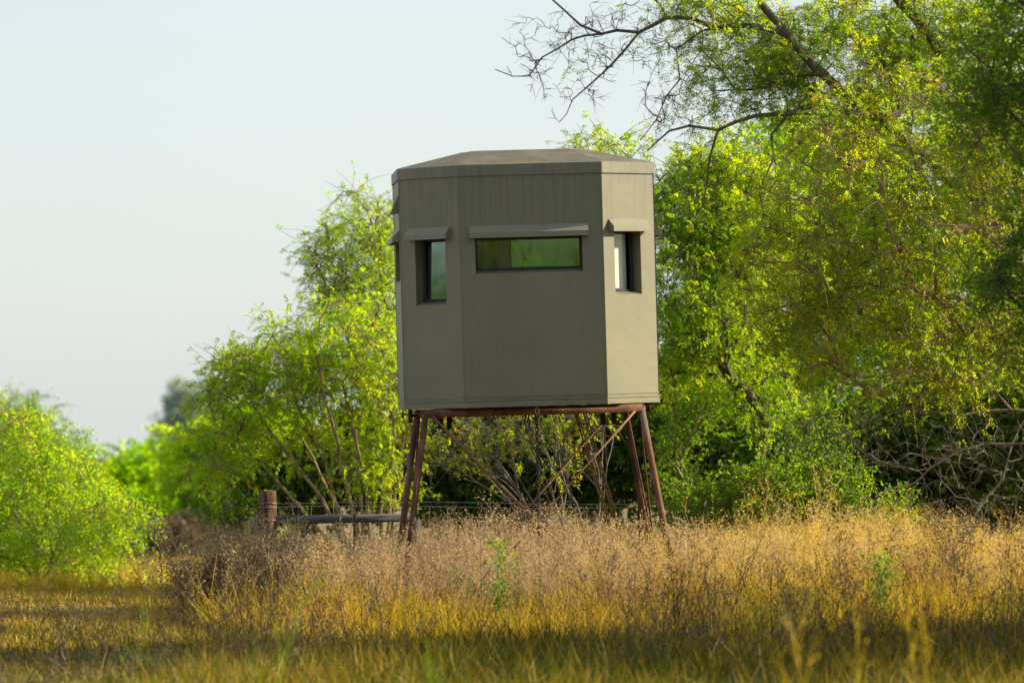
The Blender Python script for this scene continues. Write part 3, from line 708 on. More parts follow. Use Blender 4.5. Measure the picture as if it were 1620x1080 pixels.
def weeds(acc, rng, xy, h, nb, ntl, tint, head=.011, thick=.0045, spread=.55):
    """branching dry weeds: stem, side branches, twiglets, seed heads"""
    n = len(xy); base = np.stack([xy[:, 0], xy[:, 1], ground_z(xy[:, 0], xy[:, 1]) - .02], 1)
    d = norm(np.array([0, 0, 1.]) + rng.normal(0, .20, (n, 3)) + .38 * np.stack([smooth_noise(xy, 4.5, 41), smooth_noise(xy, 4.0, 42), 0 * xy[:, 0]], 1))
    st = curve_lines(rng, base, d, h, 5, .12)
    ribbons(acc, st, thick * np.array([1.2, 1, .8, .6, .4]), rng, np.clip(tint - .25, 0, 1))
    t = rng.uniform(.22, .98, (n, nb)); ix = t * 4; i0 = np.minimum(ix.astype(int), 3); f = (ix - i0)[..., None]
    ar = np.arange(n)[:, None]; p = st[ar, i0] * (1 - f) + st[ar, i0 + 1] * f
    bd = norm(rng.normal(size=(n, nb, 3)) * [1, 1, .35] * spread * 1.3 + [0, 0, 1.])
    bl = (h[:, None] * .42 * (1.08 - t) + .05) * rng.uniform(.6, 1.3, (n, nb))
    p = p.reshape(-1, 3); bd = bd.reshape(-1, 3); bl = bl.ravel(); bt = np.repeat(tint, nb)
    br = curve_lines(rng, p, bd, bl, 3, .18)
    ribbons(acc, br, thick * np.array([.75, .55, .3]), rng, np.clip(bt - .1, 0, 1))
    m = len(br); t2 = rng.uniform(.25, 1, (m, ntl)); ix = t2 * 2; i0 = np.minimum(ix.astype(int), 1); f = (ix - i0)[..., None]
    ar = np.arange(m)[:, None]; p2 = (br[ar, i0] * (1 - f) + br[ar, i0 + 1] * f).reshape(-1, 3)
    d2 = norm(rng.normal(size=(m * ntl, 3)) + [0, 0, .5]); l2 = rng.uniform(.02, .07, m * ntl)
    tip = p2 + d2 * l2[:, None]; t3 = np.clip(np.repeat(bt, ntl) + rng.normal(0, .1, m * ntl), 0, 1)
    ribbons(acc, np.stack([p2, tip], 1), thick * .55, rng, t3)
    s = norm(np.cross(d2, rng.normal(size=d2.shape))); hs = head * rng.uniform(.5, 1.4, m * ntl)
    Vv = np.stack([tip - s * hs[:, None] * .5, tip + s * hs[:, None] * .5, tip + d2 * hs[:, None] * 1.2], 1).reshape(-1, 3)
    acc.add(Vv, tris=np.arange(len(Vv)).reshape(-1, 3), tint=np.repeat(np.clip(t3 + .05, 0, 1), 3))

def blades(acc, rng, xy, h, tint, wid=.006, lean=.35, K=3):
    n = len(xy); base = np.stack([xy[:, 0], xy[:, 1], ground_z(xy[:, 0], xy[:, 1]) - .01], 1)
    d = norm(np.array([0, 0, 1.]) + rng.normal(0, lean, (n, 3)) * [1, 1, .2])
    pl_ = curve_lines(rng, base, d, h, K, .25, .12)
    ribbons(acc, pl_, wid * (np.array([1, .8, .3]) if K == 3 else np.array([1, .1])), rng, tint)

def field(rng, n, y0, y1, pad=0.35, left=None):
    """points spread evenly over the strip of ground the view covers"""
    y = np.sqrt(rng.uniform(y0 ** 2, y1 ** 2, n)); hw = 810 / FPX * y + pad
    lo = -hw if left is None else np.maximum(left(y), -hw)
    x = lo + (hw - lo) * rng.uniform(0, 1, n)
    return np.stack([x, y], 1)

rg = np.random.default_rng(5)
left_edge = lambda y: (330 - 810) / FPX * y + 0.15 * np.sin(y * 2.1) + .05
# tall tan weeds under and around the stand
aw = Acc()
xy = field(rg, 4800, 37.5, 44.5, 1.1, left_edge)
keepw = rg.uniform(size=len(xy)) < np.clip((xy[:, 1] - 36.6) / 3.0, .2, 1) * np.clip(.85 + .5 * smooth_noise(xy, 2.4, 21), .35, 1)
xy = xy[keepw]
hh = (.70 + .12 * smooth_noise(xy, 1.4, 1) + .16 * smooth_noise(xy, 6.0, 11) + rg.normal(0, .12, len(xy))) * np.clip(.72 + (xy[:, 1] - 37.2) / 4., .72, 1.08)
gold = np.clip((xy[:, 0] - .6) / 1.6, 0, 1)
pxw = 810 + xy[:, 0] / xy[:, 1] * FPX
ytop = np.interp(pxw, [280, 400, 500, 640, 720, 900, 1000, 1200, 1350, 1450, 1620], [876, 868, 854, 850, 826, 824, 842, 832, 808, 826, 846])
cap = CAM_H - (ytop - HOR) / FPX * 41.2 - ground_z(xy[:, 0], xy[:, 1]) - .012 * (xy[:, 1] - 40)
hh = np.minimum(hh * 1.15, cap * (1 + .16 * smooth_noise(xy, 5.5, 12)) * rg.normal(1.02, .10, len(xy)))
tn = np.clip(.42 + .26 * smooth_noise(xy, 2.2, 2) + .15 * smooth_noise(xy, 7., 22) + rg.normal(0, .16, len(xy)) + .52 * gold * rg.uniform(.3, 1.2, len(xy)), 0, 1)
weeds(aw, rg, xy, np.clip(hh, .25, 1.15), 9, 4, tn)
o = link('dry_weeds', aw.mesh('dry_weeds'), M['weed']); tag(o, 'thick stand of dry tan seed-headed weeds around the legs of the stand', 'weeds', kind='stuff')
# golden and green grass growing up through the weeds
ag = Acc()
xy = field(rg, 50000, 36.2, 43.5, 1.1, left_edge)
pn = smooth_noise(xy, 2.6, 3)
hh = np.clip(np.where(xy[:, 0] < .3, .32, .44) + .14 * pn + rg.normal(0, .11, len(xy)), .1, .85) * np.clip(.45 + (xy[:, 1] - 36.2) / 2.6, .45, 1.)
tn = np.clip(.58 + .28 * smooth_noise(xy, 3.1, 4) + rg.normal(0, .26, len(xy)), 0, 1)
blades(ag, rg, xy, hh, tn, .0058, .42)
o = link('golden_grass', ag.mesh('golden_grass'), M['gold']); tag(o, 'golden yellow grass growing low among the dry weeds', 'grass', kind='stuff')
# olive foreground grass in the shade
af = Acc()
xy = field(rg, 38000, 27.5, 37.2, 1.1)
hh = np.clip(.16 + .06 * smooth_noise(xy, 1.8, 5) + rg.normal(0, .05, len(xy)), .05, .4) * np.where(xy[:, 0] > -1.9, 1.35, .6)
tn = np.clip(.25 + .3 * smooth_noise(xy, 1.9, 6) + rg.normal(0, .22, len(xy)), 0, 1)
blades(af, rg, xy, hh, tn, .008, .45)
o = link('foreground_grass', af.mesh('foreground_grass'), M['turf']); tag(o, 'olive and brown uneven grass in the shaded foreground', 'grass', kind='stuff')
# short turf of the track and the far left clearing
at_ = Acc()
y = 35 + 52 * rg.uniform(0, 1, 48000) ** 1.25; hw = 810 / FPX * y + .3
x = -hw + rg.uniform(0, 1, len(y)) * (hw - (810 - 330) / FPX * y)
x = np.where(rg.uniform(size=len(y)) < .22, rg.uniform(-1, 1, len(y)) * hw, x)
xy = np.stack([x, y], 1)
hh = np.clip(.065 + .02 * smooth_noise(xy, 1.2, 7) + rg.normal(0, .02, len(xy)), .02, .16) * np.clip(y / 42, 1, 1.6)
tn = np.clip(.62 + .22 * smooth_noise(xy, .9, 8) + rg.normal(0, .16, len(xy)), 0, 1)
blades(at_, rg, xy, hh, tn, .012, .55)
o = link('track_grass', at_.mesh('track_grass'), M['turf']); tag(o, 'short sunlit dry grass of the track on the left', 'grass', kind='stuff')
# brown stalks scattered in the foreground
asx = Acc()
xy = field(rg, 1500, 31, 38.3, .3)
xy = xy[rg.uniform(size=len(xy)) < np.clip(.55 + .9 * smooth_noise(xy, 2.0, 31), .08, 1) * np.where(xy[:, 0] > -1.9, 1, .4)]
weeds(asx, rg, xy, np.clip(rg.normal(.34, .1, len(xy)), .12, .6) * np.where(xy[:, 0] > -1.9, 1.25, .8) * np.where(xy[:, 0] > .5, 1.35, 1), 7, 3, np.clip(rg.normal(.3, .2, len(xy)), 0, 1), .010, .005)
o = link('stalk_weeds', asx.mesh('stalk_weeds'), M['deadbush']); tag(o, 'thin brown dead stalks scattered through the foreground grass', 'weeds', kind='stuff')

# fallen straws and matted clumps in the foreground and on the track
am = Acc()
xy = field(rg, 9000, 28.5, 40, .3)
xy = xy[rg.uniform(size=len(xy)) < np.clip(.4 + 1.3 * smooth_noise(xy, 2.8, 61), 0, 1)]
blades(am, rg, xy, rg.uniform(.1, .34, len(xy)), np.clip(rg.normal(.5, .28, len(xy)), 0, 1), .007, 1.5)
o = link('fallen_straw', am.mesh('fallen_straw'), M['deadbush']); tag(o, 'matted brown straw lying between the foreground tufts', 'straw', kind='stuff')

# single plants one can pick out
def single_weed(name, label, cat, seed, px, Z, h, nb, ntl, mat, n=1, sp=.1, group=None, tint=.5, head=.012, thick=.005, spread=.55, leafy=0):
    rng = np.random.default_rng(seed); b = np.array(gpt(px, Z)); acc = Acc()
    xy = b[:2] + rng.normal(0, sp, (n, 2))
    weeds(acc, rng, xy, h * rng.uniform(.65, 1.1, n), nb, ntl, np.clip(rng.normal(tint, .15, n), 0, 1), head, thick, spread)
    if leafy:
        q = rng.uniform(0, 1, leafy); p = np.stack([b[0] + rng.normal(0, sp + .05 * h, leafy) * q, b[1] + rng.normal(0, sp, leafy), b[2] + .1 + h * .95 * q], 1)
        leaves(acc, rng, p, norm(rng.normal(size=(leafy, 3)) + [0, 0, .8]), .05, .016, rng.uniform(.2, 1, leafy))
    acc.V = [v - b for v in acc.V]
    o = link(name, acc.mesh(name), M[mat]); o.location = tuple(b)
    return tag(o, label, cat, group)
single_weed('dead_bush', 'dense dark brown dead bush at the left end of the weeds below the wooden post', 'bush', 201, 382, 38.6, .66, 18, 6, 'deadbush', 90, .23, tint=.35, thick=.006)
single_weed('dead_bush', 'pale seed-headed dry bush right behind the dark dead bush', 'bush', 202, 372, 40.2, .82, 14, 6, 'weed', 40, .30, tint=.3)
single_weed('dry_brush', 'low grey-brown dry brush across the far end of the grass track', 'brush', 209, 275, 78, .62, 14, 5, 'deadbush', 150, .55, tint=.6, head=.03, thick=.016)
single_weed('dry_brush', 'orange dry grass at the foot of the round bush', 'grass', 210, 70, 49.5, .15, 10, 4, 'gold', 70, .45, tint=.7, head=.015, thick=.008)
single_weed('green_weed', 'tall single green weed standing in front of the left half of the stand', 'weed', 203, 790, 37.6, .62, 16, 5, 'greenweed', 3, .03, tint=.4, leafy=200, spread=.4)
single_weed('green_weed', 'dark green weed clump in the grass near the right edge', 'weed', 204, 1392, 37.0, .50, 16, 5, 'greenweed', 4, .05, tint=.2, leafy=320, spread=.35)
single_weed('dry_stalk_clump', 'tall orange-brown dry stalks standing above the weeds right of the stand', 'weed', 205, 1365, 39.8, 1.02, 14, 5, 'weed', 10, .14, tint=.95)
single_weed('dry_stalk_clump', 'tall yellow dry stalks behind the golden weeds midway between stand and right edge', 'weed', 206, 1245, 41.5, .98, 14, 5, 'weed', 12, .2, tint=.95)
single_weed('dry_stalk_clump', 'dark dry stalks standing at the right edge in shade', 'weed', 207, 1480, 38.4, .88, 14, 5, 'deadbush', 34, .32, tint=.6)
single_weed('twiggy_weed', 'bare twiggy weed rising in front of the fence rail beside the post', 'weed', 208, 480, 41.5, .90, 12, 5, 'weed', 6, .18, tint=.4)
for i, (px, Z, h, lb) in enumerate(((385, 22, .90, 'blurred green stalk in the near foreground left of centre'), (180, 22, .80, 'blurred yellow-green stalk near the lower left corner'),
                                    (705, 22, .78, 'short blurred green stalk in the near foreground below the stand'), (1262, 22, .98, 'tall blurred golden stalk in the near foreground right of centre'),
                                    (1345, 22, .82, 'blurred pale brown stalk just right of the golden stalk'), (1440, 22, .84, 'blurred tan stalk near the lower right corner'),
                                    (1480, 23, .84, 'blurred yellow stalk closest to the lower right corner'), (30, 22, .76, 'blurred golden grass tuft at the lower left corner'))):
    single_weed('blurred_stalk', lb, 'grass stalk', 220 + i, px, Z, h, 12, 3, 'greenweed' if i in (0, 1, 2) else 'gold', 1, .02, group='blurred stalks near the camera', tint=.75, thick=.006, spread=.22, head=.008)

# ------------------------------------------------------------------ the blind
def bm_mesh(name, fn, smooth=False, bevel=0):
    bm = bmesh.new(); fn(bm)
    if bevel: bmesh.ops.bevel(bm, geom=bm.edges[:], offset=bevel, segments=1, affect='EDGES')
    bmesh.ops.recalc_face_normals(bm, faces=bm.faces)
    me = bpy.data.meshes.new(name); bm.to_mesh(me); bm.free()
    if smooth:
        for p in me.polygons: p.use_smooth = True
    return me

def box(bm, x0, x1, y0, y1, z0, z1, mtx=None):
    vs = [bm.verts.new((x, y, z)) for x in (x0, x1) for y in (y0, y1) for z in (z0, z1)]
    for f in ((0, 1, 3, 2), (4, 6, 7, 5), (0, 4, 5, 1), (2, 3, 7, 6), (0, 2, 6, 4), (1, 5, 7, 3)):
        bm.faces.new([vs[i] for i in f])
    if mtx is not None: bmesh.ops.transform(bm, matrix=mtx, verts=vs)
    return vs

def pipe(bm, a, b, r, sides=14, r2=None, cap=True):
    a = Vector(a); b = Vector(b); d = b - a
    q = d.to_track_quat('Z', 'Y').to_matrix().to_4x4(); q.translation = (a + b) / 2
    bmesh.ops.create_cone(bm, cap_ends=cap, segments=sides, radius1=r, radius2=r2 or r, depth=d.length, matrix=q)

YAW = R(3.5); TILT = R(-1.6)
PIV = Vector(P(848, 642, 39.97))
def placed(o, local_origin, yaw=YAW):
    """local frame whose origin sits at local_origin from the pivot, yawed and tilted"""
    o.matrix_world = Matrix.Translation(PIV) @ Matrix.Rotation(TILT, 4, 'Y') @ Matrix.Rotation(yaw, 4, 'Z') @ Matrix.Translation(local_origin)

A = 0.944; F = 0.525; Cc = A - F
H = 1.775                      # wall height to the top of the rim
H_WALL = 1.70
oct_pts = [(-F, -A), (F, -A), (A, -F), (A, F), (F, A), (-F, A), (-A, F), (-A, -F)]
blind = empty('hunting_blind'); placed(blind, Vector((0, A, 0)))
tag(blind, 'olive-tan eight-sided box hunting blind with awninged windows on a rusty pipe stand', 'hunting blind')

# window data per face: (width, z0, z1, x offset, awning width)
zf = lambda py: (642 - py) / 216.2
wins = {0: (.787, zf(431), zf(374), -.02, .875), 1: (.30, zf(468), zf(368), -.02, .42), 7: (.30, zf(477), zf(373), .0, .41),
        2: (.787, zf(431), zf(374), 0, .875), 6: (.787, zf(436), zf(374), 0, .875), 3: (.30, zf(470), zf(370), 0, .41), 5: (.30, zf(470), zf(370), 0, .41)}
TH = 0.10
for k in range(8):
    a = Vector((*oct_pts[k], 0)); b = Vector((*oct_pts[(k + 1) % 8], 0))
    ex = (b - a).normalized(); nrm = Vector((ex.y, -ex.x, 0)); Lf = (b - a).length
    mt = Matrix(((ex.x, -nrm.x, 0, (a.x + b.x) / 2), (ex.y, -nrm.y, 0, (a.y + b.y) / 2), (0, 0, 1, 0), (0, 0, 0, 1)))  # local x along wall, y inward
    hw = Lf / 2; TI = 0.03
    def wall(bm, k=k, hw=hw, mt=mt):
        zs = [0.0, H_WALL]
        if k in wins:
            ww, z0, z1, xo, aw_ = wins[k]; x0 = xo - ww / 2; x1 = xo + ww / 2
            xs = [-hw, x0, x1, hw]; zz_ = [0, z0, z1, H_WALL]
            gv = [[bm.verts.new((x, 0, z)) for z in zz_] for x in xs]
            for i in range(3):
                for j in range(3):
                    if i == 1 and j == 1: continue
                    bm.faces.new((gv[i][j], gv[i + 1][j], gv[i + 1][j + 1], gv[i][j + 1]))
            inn = [bm.verts.new(p) for p in ((x0 + .004, TH, z0 + .030), (x1 - .004, TH, z0 + .030), (x1 - .004, TH, z1 - .004), (x0 + .004, TH, z1 - .004))]
            out = [gv[1][1], gv[2][1], gv[2][2], gv[1][2]]
            for i in range(4): bm.faces.new((out[i], out[(i + 1) % 4], inn[(i + 1) % 4], inn[i]))
        else:
            v = [bm.verts.new(p) for p in ((-hw, 0, 0), (hw, 0, 0), (hw, 0, H_WALL), (-hw, 0, H_WALL))]; bm.faces.new(v)
        bmesh.ops.transform(bm, matrix=mt, verts=bm.verts)
    bm = bmesh.new(); wall(bm); me = bpy.data.meshes.new('wall_panel'); bm.to_mesh(me); bm.free()
    wp = link('wall_panel', me, M['shell'], blind)
    # inner lining with the same opening
    def lining(bm, k=k, hw=hw, mt=mt):
        if k in wins:
            ww, z0, z1, xo, _ = wins[k]; x0 = xo - ww / 2; x1 = xo + ww / 2; h2 = hw - .045
            xs = [-h2, x0, x1, h2]; zz_ = [.02, z0 + .01, z1, H_WALL - .01]
            gv = [[bm.verts.new((x, TH + .001, z)) for z in zz_] for x in xs]
            for i in range(3):
                for j in range(3):
                    if i == 1 and j == 1: continue
                    bm.faces.new((gv[i][j], gv[i + 1][j], gv[i + 1][j + 1], gv[i][j + 1]))
        else:
            h2 = hw - .045
            bm.faces.new([bm.verts.new(p) for p in ((-h2, TH, .02), (h2, TH, .02), (h2, TH, H_WALL - .01), (-h2, TH, H_WALL - .01))])
        bmesh.ops.transform(bm, matrix=mt, verts=bm.verts)
    bm = bmesh.new(); lining(bm); me = bpy.data.meshes.new('lining'); bm.to_mesh(me); bm.free()
    link('lining', me, M['inside'], wp)
    # pressed ribs along the foot of the wall and the overlapping base flange
    def rib(bm, hw=hw, mt=mt):
        for z0, z1, o_ in ((0.046, 0.053, .0055), (0.072, 0.078, .0045), (0.003, 0.036, .005)):
            box(bm, -hw - .0015, hw + .0015, -o_, .002, z0, z1, mt)
    link('base_flange', bm_mesh('base_flange', rib), M['shell'], wp)
    if k in wins:
        ww, z0, z1, xo, awd = wins[k]; x0 = xo - ww / 2; x1 = xo + ww / 2
        fr = .013; yb = TH - .022
        def frame(bm, x0=x0, x1=x1, z0=z0, z1=z1, mt=mt):
            zb = z0 + .026
            for c in ((x0 + .006, x1 - .006, yb, TH - .002, zb, zb + fr * 1.4), (x0 + .006, x1 - .006, yb, TH - .002, z1 - fr - .006, z1 - .006),
                      (x0 + .006, x0 + .006 + fr, yb, TH - .002, zb + fr * 1.4, z1 - fr - .006), (x1 - .006 - fr, x1 - .006, yb, TH - .002, zb + fr * 1.4, z1 - fr - .006)):
                box(bm, *c, mt)
            box(bm, x0 + .006, x1 - .006, yb - .008, yb, zb, zb + .008, mt)
            if x1 - x0 < .5: box(bm, x0 + (x1 - x0) * (.06 if k == 7 else .86), x0 + (x1 - x0) * (.06 if k == 7 else .86) + .018, yb - .012, yb, zb + .008, z1 - fr - .006, mt)
        wd_ = link('window', bm_mesh('window', frame), M['frame'], blind)
        if k == 0:
            xm = x0 + (x1 - x0) * .34
            link('pane', bm_mesh('pane', lambda bm: box(bm, x0 + .012, xm - .002, TH - .018, TH - .014, z0 + .032, z1 - .012, mt)), M['dark_glass'], wd_)
            x0 = xm - .011
        def pane(bm, x0=x0, x1=x1, z0=z0, z1=z1, mt=mt):
            vs = box(bm, x0 + .012, x1 - .012, TH - .012, TH - .008, z0 + .032, z1 - .012)
            if k == 7:
                for v in vs: v.co.y += (v.co.z - z1) * .028 - .002 + (z1 - z0) * .014
            bmesh.ops.transform(bm, matrix=mt, verts=vs)
        link('pane', bm_mesh('pane', pane), M['dark_glass' if k == 1 else 'glass'], wd_)
        if k == 1:
            link('white_board', bm_mesh('white_board', lambda bm: box(bm, x0 + .010, x0 + (x1 - x0) * .84, TH + .006, TH + .012, z0 + .034, z1 - .012, mt)), M['board'], wd_)
        if k == 0:
            x0 = xo - ww / 2
            def curt(bm, x0=x0, x1=x1, z0=z0, z1=z1, mt=mt):
                n = 22; wv = x0 + (x1 - x0) * .36 - x0 - .01; rows = []
                for i in range(n + 1):
                    xx = x0 + .01 + wv * i / n; yy = TH + .03 + .010 * math.sin(i * 1.9) + .006 * math.sin(i * .7)
                    rows.append([bm.verts.new((xx + .02 * math.sin(j + i * .2) * .2, yy + .004 * j, z0 + (z1 - z0) * j / 3)) for j in range(4)])
                for i in range(n):
                    for j in range(3): bm.faces.new((rows[i][j], rows[i + 1][j], rows[i + 1][j + 1], rows[i][j + 1]))
                bmesh.ops.transform(bm, matrix=mt, verts=bm.verts)
            link('curtain', bm_mesh('curtain', curt, True), M['curtain'], wd_)
        # awning: sloped hood with a front lip
        def awn(bm, xo=xo, awd=awd, z1=z1, mt=mt):
            hwid = awd / 2; ztop = z1 + .088; prj = .054; zl = z1 + .036; zb = z1 - .002; s = .0
            t = .004
            def prof(x, ins): return [(x + ins, -.001, ztop), (x, -prj, zl), (x, -prj, zb), (x, -prj + t, zb), (x, -prj + t, zl - .003), (x + ins, .0, ztop - .012)]
            Lp = [bm.verts.new(p) for p in prof(xo - hwid, s)]; Rp = [bm.verts.new(p) for p in prof(xo + hwid, -s)]
            for i in range(5): bm.faces.new((Lp[i], Rp[i], Rp[i + 1], Lp[i + 1]))
            # cheeks
            for sgn, pr in ((-1, Lp), (1, Rp)):
                w0 = bm.verts.new((xo + sgn * hwid, -.001, zb + .004)); bm.faces.new((pr[0], pr[1], pr[2], w0) if sgn < 0 else (pr[0], w0, pr[2], pr[1]))
            bmesh.ops.transform(bm, matrix=mt, verts=bm.verts)
        bm = bmesh.new(); awn(bm); me = bpy.data.meshes.new('awning'); bm.to_mesh(me); bm.free()
        link('awning', me, M['hood'], blind)
# vertical seams between the pressed panels
def seam(bm, x, y):
    box(bm, x - .0035, x + .0035, y - .0045, y + .004, .055, H_WALL - .004)
for k, (x, y) in enumerate(oct_pts):
    link('seam', bm_mesh('seam', lambda bm, x=x, y=y: seam(bm, x, y)), M['shell'], blind)
# rim and roof
def ring_prism(bm, so, z0, z1, cap=False):
    lo = [bm.verts.new((x * so, y * so, z0)) for x, y in oct_pts]; hi = [bm.verts.new((x * so, y * so, z1)) for x, y in oct_pts]
    for i in range(8): bm.faces.new((lo[i], lo[(i + 1) % 8], hi[(i + 1) % 8], hi[i]))
    if cap: bm.faces.new(lo[::-1]); bm.faces.new(hi)
    return lo, hi
def rimf(bm):
    lo, hi = ring_prism(bm, 1.011, H_WALL - .006, H)
    l2 = [bm.verts.new((x * 1.0, y * 1.0, H_WALL - .006)) for x, y in oct_pts]
    for i in range(8): bm.faces.new((lo[(i + 1) % 8], lo[i], l2[i], l2[(i + 1) % 8]))
    h2 = [bm.verts.new((x * .995, y * .995, H + .006)) for x, y in oct_pts]
    for i in range(8): bm.faces.new((hi[i], hi[(i + 1) % 8], h2[(i + 1) % 8], h2[i]))
link('roof_rim', bm_mesh('roof_rim', rimf), M['shell'], blind)
def rooff(bm):
    n = 8
    o0 = [bm.verts.new((x * .995, y * .995, H + .006)) for x, y in oct_pts]
    pt = [(-.335, -.43), (.335, -.43), (.43, -.335), (.43, .335), (.335, .43), (-.335, .43), (-.43, .335), (-.43, -.335)]
    o1 = [bm.verts.new((x, y, H + .126)) for x, y in pt]
    c = bm.verts.new((0, 0, H + .132))
    for i in range(8):
        bm.faces.new((o0[i], o0[(i + 1) % 8], o1[(i + 1) % 8], o1[i])); bm.faces.new((o1[i], o1[(i + 1) % 8], c))
    bmesh.ops.bevel(bm, geom=[e for e in bm.edges if all(v.co.z > H + .1 for v in e.verts) and all(abs(v.co.x) > .1 for v in e.verts)], offset=.03, segments=2, affect='EDGES')
link('roof', bm_mesh('roof', rooff), M['roof'], blind)
def floorf(bm): 
    v = [bm.verts.new((x * .99, y * .99, .012)) for x, y in oct_pts]; bm.faces.new(v[::-1])
    v = [bm.verts.new((x * .93, y * .93, .03)) for x, y in oct_pts]; bm.faces.new(v)
link('floor_panel', bm_mesh('floor_panel', floorf), M['inside'], blind)
# small hooded vent high on the left side
def vent(bm):
    x = -A; pts_ = [(x + .001, -.02, zf(312)), (x + .001, .16, zf(312)), (x - .045, -.02, zf(330)), (x - .045, .16, zf(330))]
    z0, z1 = zf(329) , zf(297)
    a_ = [bm.verts.new(p) for p in ((x + .001, -.40, z1), (x + .001, -.26, z1), (x - .062, -.26, z0), (x - .062, -.40, z0), (x + .001, -.40, z0 + .01), (x + .001, -.26, z0 + .01))]
    bm.faces.new((a_[0], a_[1], a_[2], a_[3])); bm.faces.new((a_[0], a_[3], a_[4])); bm.faces.new((a_[1], a_[5], a_[2])); bm.faces.new((a_[3], a_[2], a_[5], a_[4]))
link('vent_hood', bm_mesh('vent_hood', vent), M['shell'], blind)

# ------------------------------------------------------------------ pipe stand
SY = R(3.2)
stand = empty('pipe_stand')
HX = .80; HD = 1.58
sc_org = Vector((-.01, 0.14, 0))
placed(stand, sc_org, SY)
tag(stand, 'rusty steel pipe stand with splayed legs and crossed rods carrying the hunting blind', 'stand')
zb_ = -.036; rb = .030
def add_pipe(name, a, b, r, mat='rust', sides=16, parent=stand):
    return link(name, bm_mesh(name, lambda bm: pipe(bm, a, b, r, sides), True), M[mat], parent)
add_pipe('beam', (-HX, 0, zb_), (HX, 0, zb_), rb)
add_pipe('beam', (-HX, HD, zb_), (HX, HD, zb_), rb)
add_pipe('beam', (-HX, rb, zb_ - .001), (-HX, HD - rb, zb_ - .001), rb * .97)
add_pipe('beam', (HX, rb, zb_ - .001), (HX, HD - rb, zb_ - .001), rb * .97)
LEG = 1.66
for sx in (-1, 1):
    for y0, sy in ((0, -1), (HD, 1)):
        add_pipe('leg', (sx * (HX - .005), y0, zb_ - .004), (sx * (HX + .148 * LEG), y0 + sy * .10 * LEG, -LEG), .0245)
    # rod running down beside the side legs
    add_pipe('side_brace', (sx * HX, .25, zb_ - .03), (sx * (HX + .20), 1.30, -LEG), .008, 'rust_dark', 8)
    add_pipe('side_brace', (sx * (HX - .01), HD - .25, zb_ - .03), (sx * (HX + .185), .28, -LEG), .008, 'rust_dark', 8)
for y0, xa in ((-.03, .745), (HD - .05, .70)):
    s = 1.06
    for sx in (-1, 1):
        z_top = -.055; xx = sx * xa; drop = 1.52
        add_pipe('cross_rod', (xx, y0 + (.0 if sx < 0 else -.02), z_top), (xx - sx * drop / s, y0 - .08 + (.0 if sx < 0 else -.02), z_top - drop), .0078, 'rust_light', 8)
# side channels bolted under the floor, clamps and bolts
def plate(bm, x, y): box(bm, x - .020, x + .020, y - .003, y + .003, -.155, -.004)
for x, y in ((-.665, .5), (-.60, .52), (.545, .5), (.63, .52)):
    link('hanger_plate', bm_mesh('hanger_plate', lambda bm, x=x, y=y: (plate(bm, x, y), box(bm, x - .02, x - .014, y - .03, y + .003, -.155, -.004))), M['black_steel'], stand)
for sx, xo in ((-1, -HX - .085), (1, HX + .045)):
    def clampf(bm, sx=sx, xo=xo):
        box(bm, xo - .016, xo + .016, .55, .61, -.10, -.004)
        pipe(bm, (xo + sx * .012, .58, -.035), (xo + sx * .060, .58, -.038), .006, 8)
        pipe(bm, (xo + sx * .056, .58, -.015), (xo + sx * .056, .58, -.062), .008, 8)
        if sx < 0: pipe(bm, (xo, .58, -.05), (xo + .09, .58, -.05), .010, 8)
    link('bolt_clamp', bm_mesh('bolt_clamp', clampf, True), M['rust_dark'], stand)
# floor joists resting on the frame
for y0 in (.30, .80, 1.30):
    link('joist', bm_mesh('joist', lambda bm, y0=y0: box(bm, -.70, .70, y0, y0 + .04, -.0055 + -.03, -.004)), M['black_steel'], stand)

# ladder leaning at the rear
ladder = empty('ladder', (0, 0, 0))
tag(ladder, 'narrow rusty ladder leaning under the rear of the blind', 'ladder')
lt = Vector(P(917, 648, 42.0)); lbm = Vector(P(1000, 930, 42.3))
u_ = (lbm - lt).normalized(); sdv = Vector((.068, .33, 0)); 
ladder.location = lbm
for sg in (-1, 1):
    off = sdv * sg * .5
    for d2 in (-.010, .010):
        a_ = lt + off + Vector((d2, 0, 0)) - lbm; b_ = off + Vector((d2, 0, 0))
        if d2 < 0:
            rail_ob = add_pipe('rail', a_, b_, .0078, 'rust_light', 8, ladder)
        else:
            add_pipe('rail_flange', a_, b_, .0068, 'rust_light', 8, rail_ob)
Ltot = (lbm - lt).length
nr = int(Ltot / .255)
for i in range(nr):
    c_ = lt + u_ * (.11 + i * .255) - lbm
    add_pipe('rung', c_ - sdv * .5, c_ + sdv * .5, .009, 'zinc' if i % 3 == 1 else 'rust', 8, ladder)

# chain
ch = empty('chain'); top = Vector(P(850, 647, 40.05))
chain_len = 1.5
ch.location = (top.x, top.y, top.z)
tag(ch, 'dark steel chain hanging from the middle of the front pipe of the stand', 'chain')
def torus_link(r_in_l, r_w, t):
    acc = Acc(); n = 10; pts_ = []
    for i in range(n + 1):
        a_ = 2 * math.pi * i / n
        pts_.append((math.copysign(abs(math.cos(a_)) ** .8, math.cos(a_)) * r_w, 0, math.sin(a_) * r_in_l))
    tube(acc, pts_, [t] * (n + 1), 5); return acc.mesh('chain_link', True)
lm = torus_link(.0170, .0105, .0042); lm.materials.append(M['black_steel'])
lm2 = torus_link(.026, .014, .0040); lm2.materials.append(M['zinc'])
o = link('shackle', lm2, None, ch); o.location = (0, -.02, -.012)
nl = 58
for i in range(nl):
    o = link('chain_link', lm, None, ch)
    o.location = (0.0006 * i + -.006, .0, -.045 - i * .0262); o.rotation_euler = (0, R(-1), R(20 + 90 * (i % 2)))
